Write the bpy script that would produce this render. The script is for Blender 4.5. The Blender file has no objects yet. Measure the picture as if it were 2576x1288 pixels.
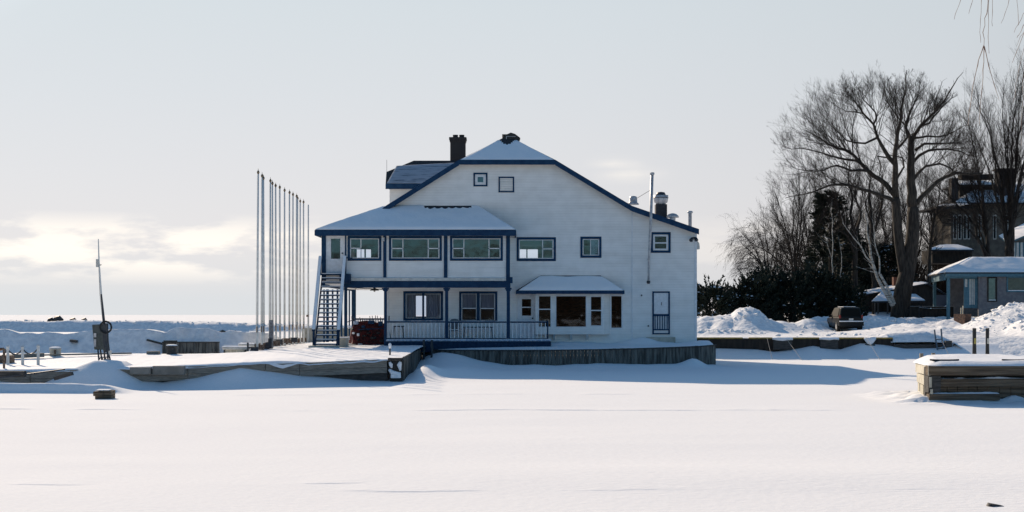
import bpy, math, random
import numpy as np
from mathutils import Vector, noise as mnoise
R = math.radians
rnd = random.Random(7)
S = bpy.context.scene
COL = S.collection
# ------------------------------------------------------------------ camera
EYE = 2.5; F = 3578.0; CU = 1288.0; HV = 792.0      # eye height; measuring scale of the photograph
cd = bpy.data.cameras.new("camera"); cam = bpy.data.objects.new("camera", cd); COL.objects.link(cam)
cd.lens = 50.0; cd.sensor_width = 36.0; cd.clip_end = 60000; cd.clip_start = 0.1
cd.shift_y = (HV - 644) / 2576.0
cam.location = (0, 0, EYE); cam.rotation_euler = (R(90), 0, 0)
S.camera = cam
def PX(u, d): return (u - CU) / F * d
def PZ(v, d): return EYE - (v - HV) / F * d
def P(u, v, d): return (PX(u, d), d, PZ(v, d))
# ------------------------------------------------------------------ sky and sun
SUN_AZ, SUN_EL = 28.0, 25.0            # degrees to the left of the view axis, degrees above the horizon
sd = Vector((-math.sin(R(SUN_AZ)) * math.cos(R(SUN_EL)), math.cos(R(SUN_AZ)) * math.cos(R(SUN_EL)), math.sin(R(SUN_EL))))
w = bpy.data.worlds.new("World"); S.world = w; w.use_nodes = True
nt = w.node_tree; N = nt.nodes; L = nt.links; N.clear()
def nn(t, tree=None, **k):
    n = (tree or nt).nodes.new(t)
    for a, b in k.items(): setattr(n, a, b)
    return n
out = nn('ShaderNodeOutputWorld'); bg = nn('ShaderNodeBackground')
sky = nn('ShaderNodeTexSky', sky_type='NISHITA', sun_disc=False)
sky.sun_elevation = R(SUN_EL); sky.sun_rotation = R(-SUN_AZ); sky.air_density = 1.0; sky.dust_density = 1.2; sky.ozone_density = 3.0
tc = nn('ShaderNodeTexCoord')
sep = nn('ShaderNodeSeparateXYZ'); L.new(tc.outputs['Generated'], sep.inputs[0])
def wmath(op, a, b=None, c=None, clamp=False):
    n = nn('ShaderNodeMath', operation=op); n.use_clamp = clamp
    for i, q in enumerate((a, b, c)):
        if q is None: continue
        if isinstance(q, (int, float)): n.inputs[i].default_value = q
        else: L.new(q, n.inputs[i])
    return n.outputs[0]
def wramp(x, pts, interp='LINEAR'):
    r = nn('ShaderNodeValToRGB'); L.new(x, r.inputs[0]); cr = r.color_ramp; cr.interpolation = interp
    while len(cr.elements) < len(pts): cr.elements.new(0.5)
    for e, (p, c) in zip(cr.elements, pts):
        e.position = p; e.color = (c, c, c, 1) if isinstance(c, (int, float)) else (*c, 1)
    return r.outputs[0]
def wmix(f, a, b):
    m = nn('ShaderNodeMix', data_type='RGBA')
    if isinstance(f, (int, float)): m.inputs[0].default_value = f
    else: L.new(f, m.inputs[0])
    for i, q in ((6, a), (7, b)):
        if isinstance(q, tuple): m.inputs[i].default_value = (*q, 1)
        else: L.new(q, m.inputs[i])
    return m.outputs[2]
dot = nn('ShaderNodeVectorMath', operation='DOT_PRODUCT'); L.new(tc.outputs['Generated'], dot.inputs[0]); dot.inputs[1].default_value = sd
sunward = wmath('MULTIPLY_ADD', dot.outputs['Value'], 0.5, 0.5)            # 1 towards the sun, 0 away
mp = nn('ShaderNodeMapping'); L.new(tc.outputs['Generated'], mp.inputs[0]); mp.inputs['Scale'].default_value = (16, 16, 62); mp.inputs['Location'].default_value = (2.3, .7, .2)
cn = nn('ShaderNodeTexNoise'); L.new(mp.outputs[0], cn.inputs['Vector']); cn.inputs['Scale'].default_value = 1.0; cn.inputs['Detail'].default_value = 6; cn.inputs['Roughness'].default_value = .55
mp2 = nn('ShaderNodeMapping'); L.new(tc.outputs['Generated'], mp2.inputs[0]); mp2.inputs['Scale'].default_value = (1.3, 1.3, 7); mp2.inputs['Location'].default_value = (3, 1, .4)
cn2 = nn('ShaderNodeTexNoise'); L.new(mp2.outputs[0], cn2.inputs['Vector']); cn2.inputs['Scale'].default_value = 1.2; cn2.inputs['Detail'].default_value = 4
zz = sep.outputs['Z']
# thin high overcast veil, brighter towards the sun
SKYK = 9.35      # the veil is written in units where the world strength below is 0.1
veil_amt = wmath('MULTIPLY', wramp(sunward, [(0.0, .05), (.45, .12), (.70, .70), (.80, .97), (1, 1)]), wramp(cn2.outputs[0], [(.3, .99), (.7, 1.0)]), clamp=True)
veil_col = wramp(zz, [(0.0, (.70, .72, .745)), (.010, (.69, .71, .74)), (.022, (.73, .725, .74)), (.05, (.77, .745, .75)), (.10, (.73, .73, .75)), (.15, (.69, .715, .745)), (.21, (.65, .70, .735)), (.30, (.55, .63, .70)), (.5, (.48, .58, .68)), (1, (.36, .5, .68))])
vb = nn('ShaderNodeVectorMath', operation='SCALE'); L.new(veil_col, vb.inputs[0])
L.new(wmath('MULTIPLY', wramp(sunward, [(0, .32), (.5, .45), (.72, .64), (.81, .755), (.85, .89), (.92, .96), (.98, .99), (1, 1.4)]), SKYK), vb.inputs['Scale'])
high = wramp(zz, [(0.0, 1.0), (.24, 1.0), (.42, .30), (1, .12)])
veil_amt = wmath('MULTIPLY', veil_amt, high, clamp=True)
clear = nn('ShaderNodeVectorMath', operation='MULTIPLY'); L.new(sky.outputs[0], clear.inputs[0]); clear.inputs[1].default_value = (.60, .92, 1.06)
base = wmix(veil_amt, clear.outputs[0], vb.outputs[0])
# low cumulus band over the lake, strongest to the left
band = wramp(zz, [(0.0, 0.0), (.020, 0.0), (.034, .8), (.046, 1.0), (.058, .75), (.070, .0)])
xl = wramp(wmath('MULTIPLY_ADD', sep.outputs['X'], .5, .5), [(.30, 1.0), (.40, 1.0), (.46, .35), (.56, .25), (.70, .5), (.9, .3)])
cm = wmath('MULTIPLY', wmath('MULTIPLY', band, xl), wramp(cn.outputs[0], [(.42, 0), (.56, 1)]), clamp=True)
cc = nn('ShaderNodeVectorMath', operation='SCALE'); cc.inputs[0].default_value = (1.0, .925, .825); L.new(wmath('MULTIPLY', wramp(sunward, [(0, .3), (.6, .6), (.80, .92), (.88, 1.05), (1, 1.15)]), SKYK), cc.inputs['Scale'])
sx = wmath('MULTIPLY_ADD', sep.outputs['X'], .5, .5)
w1 = wmath('MULTIPLY', wramp(zz, [(.102, 0), (.106, 1), (.110, 0)]), wramp(sx, [(.524, 0), (.535, 1), (.548, .0)]))
w2 = wmath('MULTIPLY', wramp(zz, [(.092, 0), (.098, 1), (.103, 0)]), wramp(sx, [(.528, 0), (.542, 1), (.556, .0)]))
w3 = wmath('MULTIPLY', wramp(zz, [(.050, 0), (.058, 1), (.068, 0)]), wramp(sx, [(.55, 0), (.59, .8), (.62, .0)]))
wis = wmath('MULTIPLY', wmath('ADD', wmath('ADD', w1, w2), w3), wramp(cn.outputs[0], [(.35, .1), (.65, .55)]), clamp=True)
final = wmix(wmath('MULTIPLY', wmath('MAXIMUM', cm, wis), .85), base, cc.outputs[0])
L.new(final, bg.inputs[0]); bg.inputs[1].default_value = 0.1
L.new(bg.outputs[0], out.inputs[0])
sl = bpy.data.lights.new("sun", 'SUN'); so = bpy.data.objects.new("sun", sl); COL.objects.link(so)
sl.energy = 5.0; sl.angle = R(0.5); sl.color = (1.0, .81, .62)
so.rotation_euler = (-sd).to_track_quat('-Z', 'Y').to_euler(); so.location = (-40, 60, 60)
S.view_settings.view_transform = 'Standard'; S.view_settings.look = 'None'; S.view_settings.exposure = 0.20; S.view_settings.gamma = 1
S.view_settings.use_curve_mapping = False
S.cycles.max_bounces = 6; S.cycles.transparent_max_bounces = 12; S.cycles.use_denoising = True
# ------------------------------------------------------------------ materials
MATS = {}
def mat(name, col, rough=.7, col2=None, nscale=6.0, stretch=(1, 1, 1), bump=0.0, bscale=40.0, metal=0.0, spec=.4, lo=.4, hi=.6, extra=None, bstretch=None):
    m = bpy.data.materials.new(name); m.use_nodes = True; t = m.node_tree; b = t.nodes['Principled BSDF']
    b.inputs['Base Color'].default_value = (*col, 1); b.inputs['Roughness'].default_value = rough
    b.inputs['Metallic'].default_value = metal; b.inputs['Specular IOR Level'].default_value = spec
    co = t.nodes.new('ShaderNodeTexCoord')
    if col2:
        mpn = t.nodes.new('ShaderNodeMapping'); mpn.inputs['Scale'].default_value = stretch; t.links.new(co.outputs['Object'], mpn.inputs[0])
        nz = t.nodes.new('ShaderNodeTexNoise'); nz.inputs['Scale'].default_value = nscale; nz.inputs['Detail'].default_value = 5; t.links.new(mpn.outputs[0], nz.inputs['Vector'])
        r = t.nodes.new('ShaderNodeValToRGB'); t.links.new(nz.outputs[0], r.inputs[0])
        r.color_ramp.elements[0].position = lo; r.color_ramp.elements[1].position = hi
        r.color_ramp.elements[0].color = (*col, 1); r.color_ramp.elements[1].color = (*col2, 1)
        t.links.new(r.outputs[0], b.inputs['Base Color'])
    if bump:
        bn = t.nodes.new('ShaderNodeTexNoise'); bn.inputs['Scale'].default_value = bscale; bn.inputs['Detail'].default_value = 6
        if bstretch:
            m3 = t.nodes.new('ShaderNodeMapping'); m3.inputs['Scale'].default_value = bstretch; t.links.new(co.outputs['Object'], m3.inputs[0]); t.links.new(m3.outputs[0], bn.inputs['Vector'])
        else: t.links.new(co.outputs['Object'], bn.inputs['Vector'])
        bp = t.nodes.new('ShaderNodeBump'); bp.inputs['Strength'].default_value = bump; bp.inputs['Distance'].default_value = .05
        t.links.new(bn.outputs[0], bp.inputs['Height']); t.links.new(bp.outputs[0], b.inputs['Normal'])
    if extra: extra(t, b, co)
    MATS[name] = m; return m
SNOW = mat('snow', (.86, .87, .88), .75, (.90, .895, .89), 1.2, bump=.25, bscale=9, spec=.05)
ICE = mat('packed_snow', (.865, .865, .86), .95, (.91, .905, .895), 14, (1, 1.6, 1), bump=.22, bscale=7, spec=.03, bstretch=(.8, 1.4, 1))
LUMP = mat('ploughed_snow', (.76, .765, .77), .8, (.90, .895, .885), 3.5, bump=.6, bscale=2.4, spec=.05)
for n_ in LUMP.node_tree.nodes:
    if n_.type == 'BUMP': n_.inputs['Distance'].default_value = .16
def siding(t, b, co):
    # lapped boards: saw-tooth relief every 0.13 m, faint darker line along each lap
    sp = t.nodes.new('ShaderNodeSeparateXYZ'); t.links.new(co.outputs['Object'], sp.inputs[0])
    m1 = t.nodes.new('ShaderNodeMath'); m1.operation = 'MULTIPLY'; m1.inputs[1].default_value = 1 / .13; t.links.new(sp.outputs['Z'], m1.inputs[0])
    fr = t.nodes.new('ShaderNodeMath'); fr.operation = 'FRACT'; t.links.new(m1.outputs[0], fr.inputs[0])
    iv = t.nodes.new('ShaderNodeMath'); iv.operation = 'SUBTRACT'; iv.inputs[0].default_value = 1; t.links.new(fr.outputs[0], iv.inputs[1])
    bp = t.nodes.new('ShaderNodeBump'); bp.inputs['Strength'].default_value = .3; bp.inputs['Distance'].default_value = .02
    t.links.new(iv.outputs[0], bp.inputs['Height']); t.links.new(bp.outputs[0], b.inputs['Normal'])
    src = b.inputs['Base Color'].links[0].from_socket
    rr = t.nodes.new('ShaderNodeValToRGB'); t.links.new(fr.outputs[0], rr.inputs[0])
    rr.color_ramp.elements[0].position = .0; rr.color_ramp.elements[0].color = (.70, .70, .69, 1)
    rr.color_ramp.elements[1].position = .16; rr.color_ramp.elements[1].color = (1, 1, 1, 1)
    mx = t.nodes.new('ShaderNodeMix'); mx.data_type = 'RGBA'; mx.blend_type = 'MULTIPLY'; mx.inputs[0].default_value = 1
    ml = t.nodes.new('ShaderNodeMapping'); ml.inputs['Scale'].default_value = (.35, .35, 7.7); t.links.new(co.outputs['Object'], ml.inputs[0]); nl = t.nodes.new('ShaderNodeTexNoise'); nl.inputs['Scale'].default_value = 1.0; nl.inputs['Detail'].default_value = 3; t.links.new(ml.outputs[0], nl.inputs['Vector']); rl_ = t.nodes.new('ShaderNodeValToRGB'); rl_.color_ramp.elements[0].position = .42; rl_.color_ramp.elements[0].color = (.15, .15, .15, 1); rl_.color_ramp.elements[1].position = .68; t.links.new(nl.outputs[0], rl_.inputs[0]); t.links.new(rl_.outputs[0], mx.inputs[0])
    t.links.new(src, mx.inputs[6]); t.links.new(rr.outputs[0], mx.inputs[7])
    # weather stains: tall streaky noise
    mm = t.nodes.new('ShaderNodeMapping'); mm.inputs['Scale'].default_value = (.45, .45, 3.0); t.links.new(co.outputs['Object'], mm.inputs[0])
    nz = t.nodes.new('ShaderNodeTexNoise'); nz.inputs['Scale'].default_value = 1.0; nz.inputs['Detail'].default_value = 7; t.links.new(mm.outputs[0], nz.inputs['Vector'])
    r2 = t.nodes.new('ShaderNodeValToRGB'); t.links.new(nz.outputs[0], r2.inputs[0])
    r2.color_ramp.elements[0].position = .25; r2.color_ramp.elements[0].color = (.90, .90, .885, 1)
    r2.color_ramp.elements[1].position = .56; r2.color_ramp.elements[1].color = (1, 1, 1, 1)
    m4 = t.nodes.new('ShaderNodeMix'); m4.data_type = 'RGBA'; m4.blend_type = 'MULTIPLY'; m4.inputs[0].default_value = 1
    t.links.new(mx.outputs[2], m4.inputs[6]); t.links.new(r2.outputs[0], m4.inputs[7])
    t.links.new(m4.outputs[2], b.inputs['Base Color'])
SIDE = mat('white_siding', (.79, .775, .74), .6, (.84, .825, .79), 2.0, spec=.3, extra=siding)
WHITE = mat('white_paint', (.74, .75, .76), .5, (.66, .67, .67), 8)
SOFTW = mat('off_white_paint', (.62, .61, .56), .5, (.5, .49, .45), 5)
BLUE = mat('blue_paint', (.003, .030, .078), .6, (.008, .044, .10), 5, spec=.2)
BLUED = mat('blue_paint_worn', (.002, .020, .055), .65, (.008, .035, .08), 9, spec=.2)
BLUEL = mat('frosted_blue_paint', (.25, .33, .46), .75, (.55, .6, .68), 14)
DARK = mat('dark_shingle', (.018, .02, .024), .9, (.04, .042, .048), 20)
BRICK = mat('dark_brick', (.022, .02, .022), .9, (.045, .04, .04), 30)
TEAL = mat('teal_paint', (.05, .13, .17), .6, (.07, .16, .2), 6)
GREY = mat('galvanised_metal', (.34, .35, .37), .5, (.5, .5, .5), 6, metal=.3)
ALU = mat('pole_white', (.66, .68, .66), .85, (.54, .56, .55), 3, spec=.15)
BLACK = mat('black_paint', (.012, .013, .014), .5, (.022, .022, .022), 8)
DKMET = mat('dark_metal', (.03, .035, .045), .5, (.05, .055, .06), 8, metal=.2)
RUST = mat('rusty_steel', (.10, .055, .035), .8, (.2, .15, .11), 12)
TIMB = mat('weathered_timber', (.15, .14, .12), .85, (.25, .235, .20), 3, (1, 6, 14), bump=.4, bscale=6)
TIMBD = mat('dark_timber', (.035, .035, .033), .85, (.075, .07, .065), 3, (1, 6, 10), bump=.5, bscale=6)
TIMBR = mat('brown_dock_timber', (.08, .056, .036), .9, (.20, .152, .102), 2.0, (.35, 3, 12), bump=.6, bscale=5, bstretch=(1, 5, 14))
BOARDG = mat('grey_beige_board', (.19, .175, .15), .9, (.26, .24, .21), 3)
PALEW = mat('pale_and_sunlit_timber', (.40, .37, .29), .85, (.56, .53, .44), 3, (3, 3, 1), bump=.4, bscale=7)  # also carries the painted sunlight of the near dock's end face
PLANK = mat('grey_plank', (.06, .057, .05), .9, (.165, .155, .135), 2.2, (3.5, 3.5, .5), bump=.4, bscale=7)
YEL = mat('yellow_edge_paint', (.42, .29, .06), .7, (.24, .17, .05), 4)
BARK = mat('dark_bark', (.018, .014, .011), .95, (.04, .032, .026), 5, (1, 1, .25), bump=.6, bscale=8)
BARKL = mat('grey_bark', (.020, .016, .013), .95, (.052, .042, .033), 4, (2.5, 2.5, .35), bump=.9, bscale=6, bstretch=(3, 3, .5))
BIRCH = mat('pale_birch_bark', (.46, .43, .38), .8, (.16, .14, .12), 3, (.7, .7, 3), lo=.5, hi=.62)
TWIG = mat('fine_twigs', (.022, .015, .012), .95)
TWIGR = mat('reddish_twigs', (.20, .12, .09), .8, (.34, .24, .17), 10)
LEAF = mat('juniper_needles', (.008, .014, .009), .85, (.022, .030, .018), 1.4)
RED = mat('red_tarp', (.028, .006, .007), .8, (.11, .012, .011), 7, bump=.9, bscale=7)
RUBBER = mat('rubber', (.015, .015, .015), .9)
CARP = mat('car_paint', (.004, .006, .007), .35, (.028, .028, .028), 5, lo=.62, hi=.9, spec=.22)
CARG = mat('car_glass', (.003, .005, .005), .6, spec=.1)
TAIL = mat('tail_light', (.22, .012, .006), .4)
ROPE = mat('rope', (.42, .38, .34), .9)
CONC = mat('concrete', (.36, .34, .28), .9, (.46, .44, .38), 4)
ROCK = mat('wet_rock', (.02, .02, .02), .6, (.05, .05, .05), 6, bump=.6, bscale=6)
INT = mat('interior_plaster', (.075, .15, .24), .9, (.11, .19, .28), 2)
CURT = mat('pale_curtain', (.50, .48, .45), .9, (.36, .35, .34), 3, (5, 1, .4))
INTW = mat('interior_wood', (.20, .085, .028), .7, (.06, .028, .010), 4, (1, 1, 5))
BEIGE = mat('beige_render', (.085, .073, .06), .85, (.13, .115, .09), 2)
TAUPE = mat('taupe_siding', (.15, .14, .145), .85, (.19, .18, .18), 4)
DKWALL = mat('dark_board_wall', (.018, .015, .013), .9, (.035, .028, .022), 6, (1, 1, .2))
CUSH = mat('grey_plastic', (.09, .11, .13), .6, (.13, .15, .17), 6)
BRASS = mat('finial_brass', (.20, .15, .09), .4, (.09, .07, .05), 20, metal=.4)
def glassmat(name, tint, refl, gl):
    m = bpy.data.materials.new(name); m.use_nodes = True; t = m.node_tree; t.nodes.clear()
    o = t.nodes.new('ShaderNodeOutputMaterial'); mx = t.nodes.new('ShaderNodeMixShader')
    tr = t.nodes.new('ShaderNodeBsdfTransparent'); tr.inputs[0].default_value = (*tint, 1)
    g = t.nodes.new('ShaderNodeBsdfGlossy'); g.inputs[0].default_value = (*gl, 1); g.inputs['Roughness'].default_value = .04
    co = t.nodes.new('ShaderNodeTexCoord'); nz = t.nodes.new('ShaderNodeTexNoise'); nz.inputs['Scale'].default_value = 1.3; t.links.new(co.outputs['Object'], nz.inputs['Vector'])
    bp = t.nodes.new('ShaderNodeBump'); bp.inputs['Strength'].default_value = .12; bp.inputs['Distance'].default_value = .05
    t.links.new(nz.outputs[0], bp.inputs['Height']); t.links.new(bp.outputs[0], g.inputs['Normal'])
    lw = t.nodes.new('ShaderNodeLayerWeight'); lw.inputs[0].default_value = .25
    ma = t.nodes.new('ShaderNodeMath'); ma.operation = 'ADD'; ma.use_clamp = True; ma.inputs[1].default_value = refl; t.links.new(lw.outputs['Fresnel'], ma.inputs[0])
    t.links.new(ma.outputs[0], mx.inputs[0]); t.links.new(tr.outputs[0], mx.inputs[1]); t.links.new(g.outputs[0], mx.inputs[2]); t.links.new(mx.outputs[0], o.inputs[0])
    return m
GLASS = glassmat('window_glass', (.70, .78, .94), .12, (.8, .95, 1))
GLASSD = glassmat('dark_window_glass', (.62, .62, .58), .05, (.9, .95, 1))
# ------------------------------------------------------------------ mesh helpers
class MB:
    def __init__(s): s.v = []; s.f = []
    def add(s, vs, fs):
        o = len(s.v); s.v.extend(tuple(p) for p in vs); s.f.extend(tuple(i + o for i in f) for f in fs); return s
    def box(s, x0, x1, y0, y1, z0, z1):
        return s.add([(x0, y0, z0), (x1, y0, z0), (x1, y1, z0), (x0, y1, z0), (x0, y0, z1), (x1, y0, z1), (x1, y1, z1), (x0, y1, z1)],
                     [(0, 3, 2, 1), (4, 5, 6, 7), (0, 1, 5, 4), (1, 2, 6, 5), (2, 3, 7, 6), (3, 0, 4, 7)])
    def beam(s, p, q, wd, h, up=(0, 0, 1)):
        p = Vector(p); q = Vector(q); d = (q - p).normalized(); up = Vector(up)
        sx = d.cross(up)
        if sx.length < 1e-4: sx = d.cross(Vector((0, 1, 0)))
        sx.normalize(); uz = sx.cross(d).normalized(); a = sx * wd / 2; b = uz * h / 2
        return s.add([p - a - b, p + a - b, p + a + b, p - a + b, q - a - b, q + a - b, q + a + b, q - a + b],
                     [(0, 1, 2, 3), (7, 6, 5, 4), (0, 4, 5, 1), (1, 5, 6, 2), (2, 6, 7, 3), (3, 7, 4, 0)])
    def chain(s, pts, rad, n=6, cap=True):
        pts = [Vector(p) for p in pts]; o = len(s.v); m = len(pts)
        d = (pts[-1] - pts[0]).normalized() if (pts[-1] - pts[0]).length > 1e-6 else Vector((0, 0, 1))
        a = d.orthogonal().normalized()
        for i, p in enumerate(pts):
            t = (pts[min(i + 1, m - 1)] - pts[max(i - 1, 0)])
            if t.length < 1e-7: t = d.copy()
            t.normalize(); a = (a - t * a.dot(t))
            if a.length < 1e-4: a = t.orthogonal()
            a.normalize(); b = t.cross(a); r = rad[i] if hasattr(rad, '__len__') else rad
            for k in range(n):
                an = 2 * math.pi * k / n; s.v.append(tuple(p + a * (r * math.cos(an)) + b * (r * math.sin(an))))
        for i in range(m - 1):
            for k in range(n):
                k2 = (k + 1) % n; s.f.append((o + i * n + k, o + i * n + k2, o + (i + 1) * n + k2, o + (i + 1) * n + k))
        if cap and n > 2:
            s.f.append(tuple(o + k for k in range(n))[::-1]); s.f.append(tuple(o + (m - 1) * n + k for k in range(n)))
        return s
    def lathe(s, c, prof, n=16):
        o = len(s.v)
        for r, z in prof:
            for k in range(n):
                an = 2 * math.pi * k / n; s.v.append((c[0] + r * math.cos(an), c[1] + r * math.sin(an), c[2] + z))
        for i in range(len(prof) - 1):
            for k in range(n):
                k2 = (k + 1) % n; s.f.append((o + i * n + k, o + i * n + k2, o + (i + 1) * n + k2, o + (i + 1) * n + k))
        s.f.append(tuple(o + k for k in range(n))[::-1]); s.f.append(tuple(o + (len(prof) - 1) * n + k for k in range(n)))
        return s
    def slab(s, poly, thick):            # polygon in 3-D, extruded straight down
        n = len(poly); o = len(s.v)
        s.v.extend(tuple(p) for p in poly); s.v.extend((p[0], p[1], p[2] - thick) for p in poly)
        s.f.append(tuple(o + i for i in range(n))); s.f.append(tuple(o + n + i for i in range(n))[::-1])
        for i in range(n): j = (i + 1) % n; s.f.append((o + i, o + n + i, o + n + j, o + j))
        return s
    def prism(s, poly, y0, y1):          # polygon in x,z extruded along y
        n = len(poly); o = len(s.v)
        s.v.extend((p[0], y0, p[1]) for p in poly); s.v.extend((p[0], y1, p[1]) for p in poly)
        s.f.append(tuple(o + i for i in range(n))[::-1]); s.f.append(tuple(o + n + i for i in range(n)))
        for i in range(n): j = (i + 1) % n; s.f.append((o + i, o + j, o + n + j, o + n + i))
        return s
    def build(s, name, m, parent=None, smooth=False, bevel=0, loc=None):
        me = bpy.data.meshes.new(name); off = Vector(loc) if loc is not None else Vector((0, 0, 0))
        if parent is not None and loc is None: off = parent['_o'] if False else Vector(ORG.get(parent.name, (0, 0, 0)))
        vs = np.array(s.v, dtype=np.float32).reshape(-1, 3) - np.array(off, dtype=np.float32)
        me.from_pydata(vs.tolist(), [], s.f); me.update()
        o = bpy.data.objects.new(name, me); COL.objects.link(o); me.materials.append(m)
        if parent is not None:
            o.parent = parent; ORG[o.name] = tuple(off)
        else:
            o.location = off; ORG[o.name] = tuple(off)
        if smooth: me.polygons.foreach_set('use_smooth', [True] * len(me.polygons))
        if bevel:
            b = o.modifiers.new('bevel', 'BEVEL'); b.width = bevel; b.segments = 2; b.limit_method = 'ANGLE'
        return o
ORG = {}          # world origin each object's mesh is written around
def tag(o, label=None, cat=None, group=None, kind=None):
    if label: o['label'] = label
    if cat: o['category'] = cat
    if group: o['group'] = group
    if kind: o['kind'] = kind
    return o
def empty(name, loc, label=None, cat=None, group=None):
    o = bpy.data.objects.new(name, None); COL.objects.link(o); o.location = loc; ORG[o.name] = tuple(loc); o.empty_display_size = .3
    return tag(o, label, cat, group)
def dup(root, loc, label=None, rotz=None):
    r = root.copy(); COL.objects.link(r); r.location = loc
    if rotz is not None: r.rotation_euler = (0, 0, rotz)
    if label: r['label'] = label
    for ch in root.children:
        c = ch.copy(); COL.objects.link(c); c.parent = r
        for g in ch.children:
            d = g.copy(); COL.objects.link(d); d.parent = c
    return r
# ------------------------------------------------------------------ noise
def _h(ix, iy, seed):
    with np.errstate(over='ignore'):
        n = (ix.astype(np.int64) * 374761393 + iy.astype(np.int64) * 668265263 + seed * 982451653) & 0x7fffffff
        n = ((n ^ (n >> 13)) * 1274126177) & 0x7fffffff
    return ((n ^ (n >> 16)) & 0xffff) / 65535.0
def vn(x, y, seed=0):
    ix = np.floor(x); iy = np.floor(y); fx = x - ix; fy = y - iy
    fx = fx * fx * (3 - 2 * fx); fy = fy * fy * (3 - 2 * fy)
    a = _h(ix, iy, seed); b = _h(ix + 1, iy, seed); c = _h(ix, iy + 1, seed); d = _h(ix + 1, iy + 1, seed)
    return (a * (1 - fx) + b * fx) * (1 - fy) + (c * (1 - fx) + d * fx) * fy
def fbm(x, y, seed=0, o=4):
    t = 0; a = 1; s = 0
    for i in range(o): t = t + a * (vn(x * 2 ** i, y * 2 ** i, seed + i * 17) - .5); s += a; a *= .5
    return t / s
def lin(x, pts): return np.interp(x, [p[0] for p in pts], [p[1] for p in pts])
def sst(a, b, x):
    t = np.clip((x - a) / (b - a), 0, 1); return t * t * (3 - 2 * t)
def sheet(name, Xa, Ya, Za, m, smooth=True):
    Xa, Ya, Za = np.broadcast_arrays(Xa, Ya, Za); r, c = Xa.shape; v = np.stack([Xa, Ya, Za], -1).reshape(-1, 3).astype(np.float32)
    i = np.arange(r * c).reshape(r, c); q = np.stack([i[:-1, :-1], i[:-1, 1:], i[1:, 1:], i[1:, :-1]], -1).reshape(-1, 4)
    me = bpy.data.meshes.new(name); me.vertices.add(len(v)); me.vertices.foreach_set('co', v.ravel())
    me.loops.add(q.size); me.loops.foreach_set('vertex_index', q.ravel().astype(np.int32))
    me.polygons.add(len(q)); me.polygons.foreach_set('loop_start', (np.arange(len(q)) * 4).astype(np.int32)); me.polygons.foreach_set('loop_total', np.full(len(q), 4, np.int32))
    me.update(calc_edges=True); me.validate()
    me.polygons.foreach_set('use_smooth', np.full(len(q), smooth)); me.materials.append(m)
    o = bpy.data.objects.new(name, me); COL.objects.link(o); return o
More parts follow.
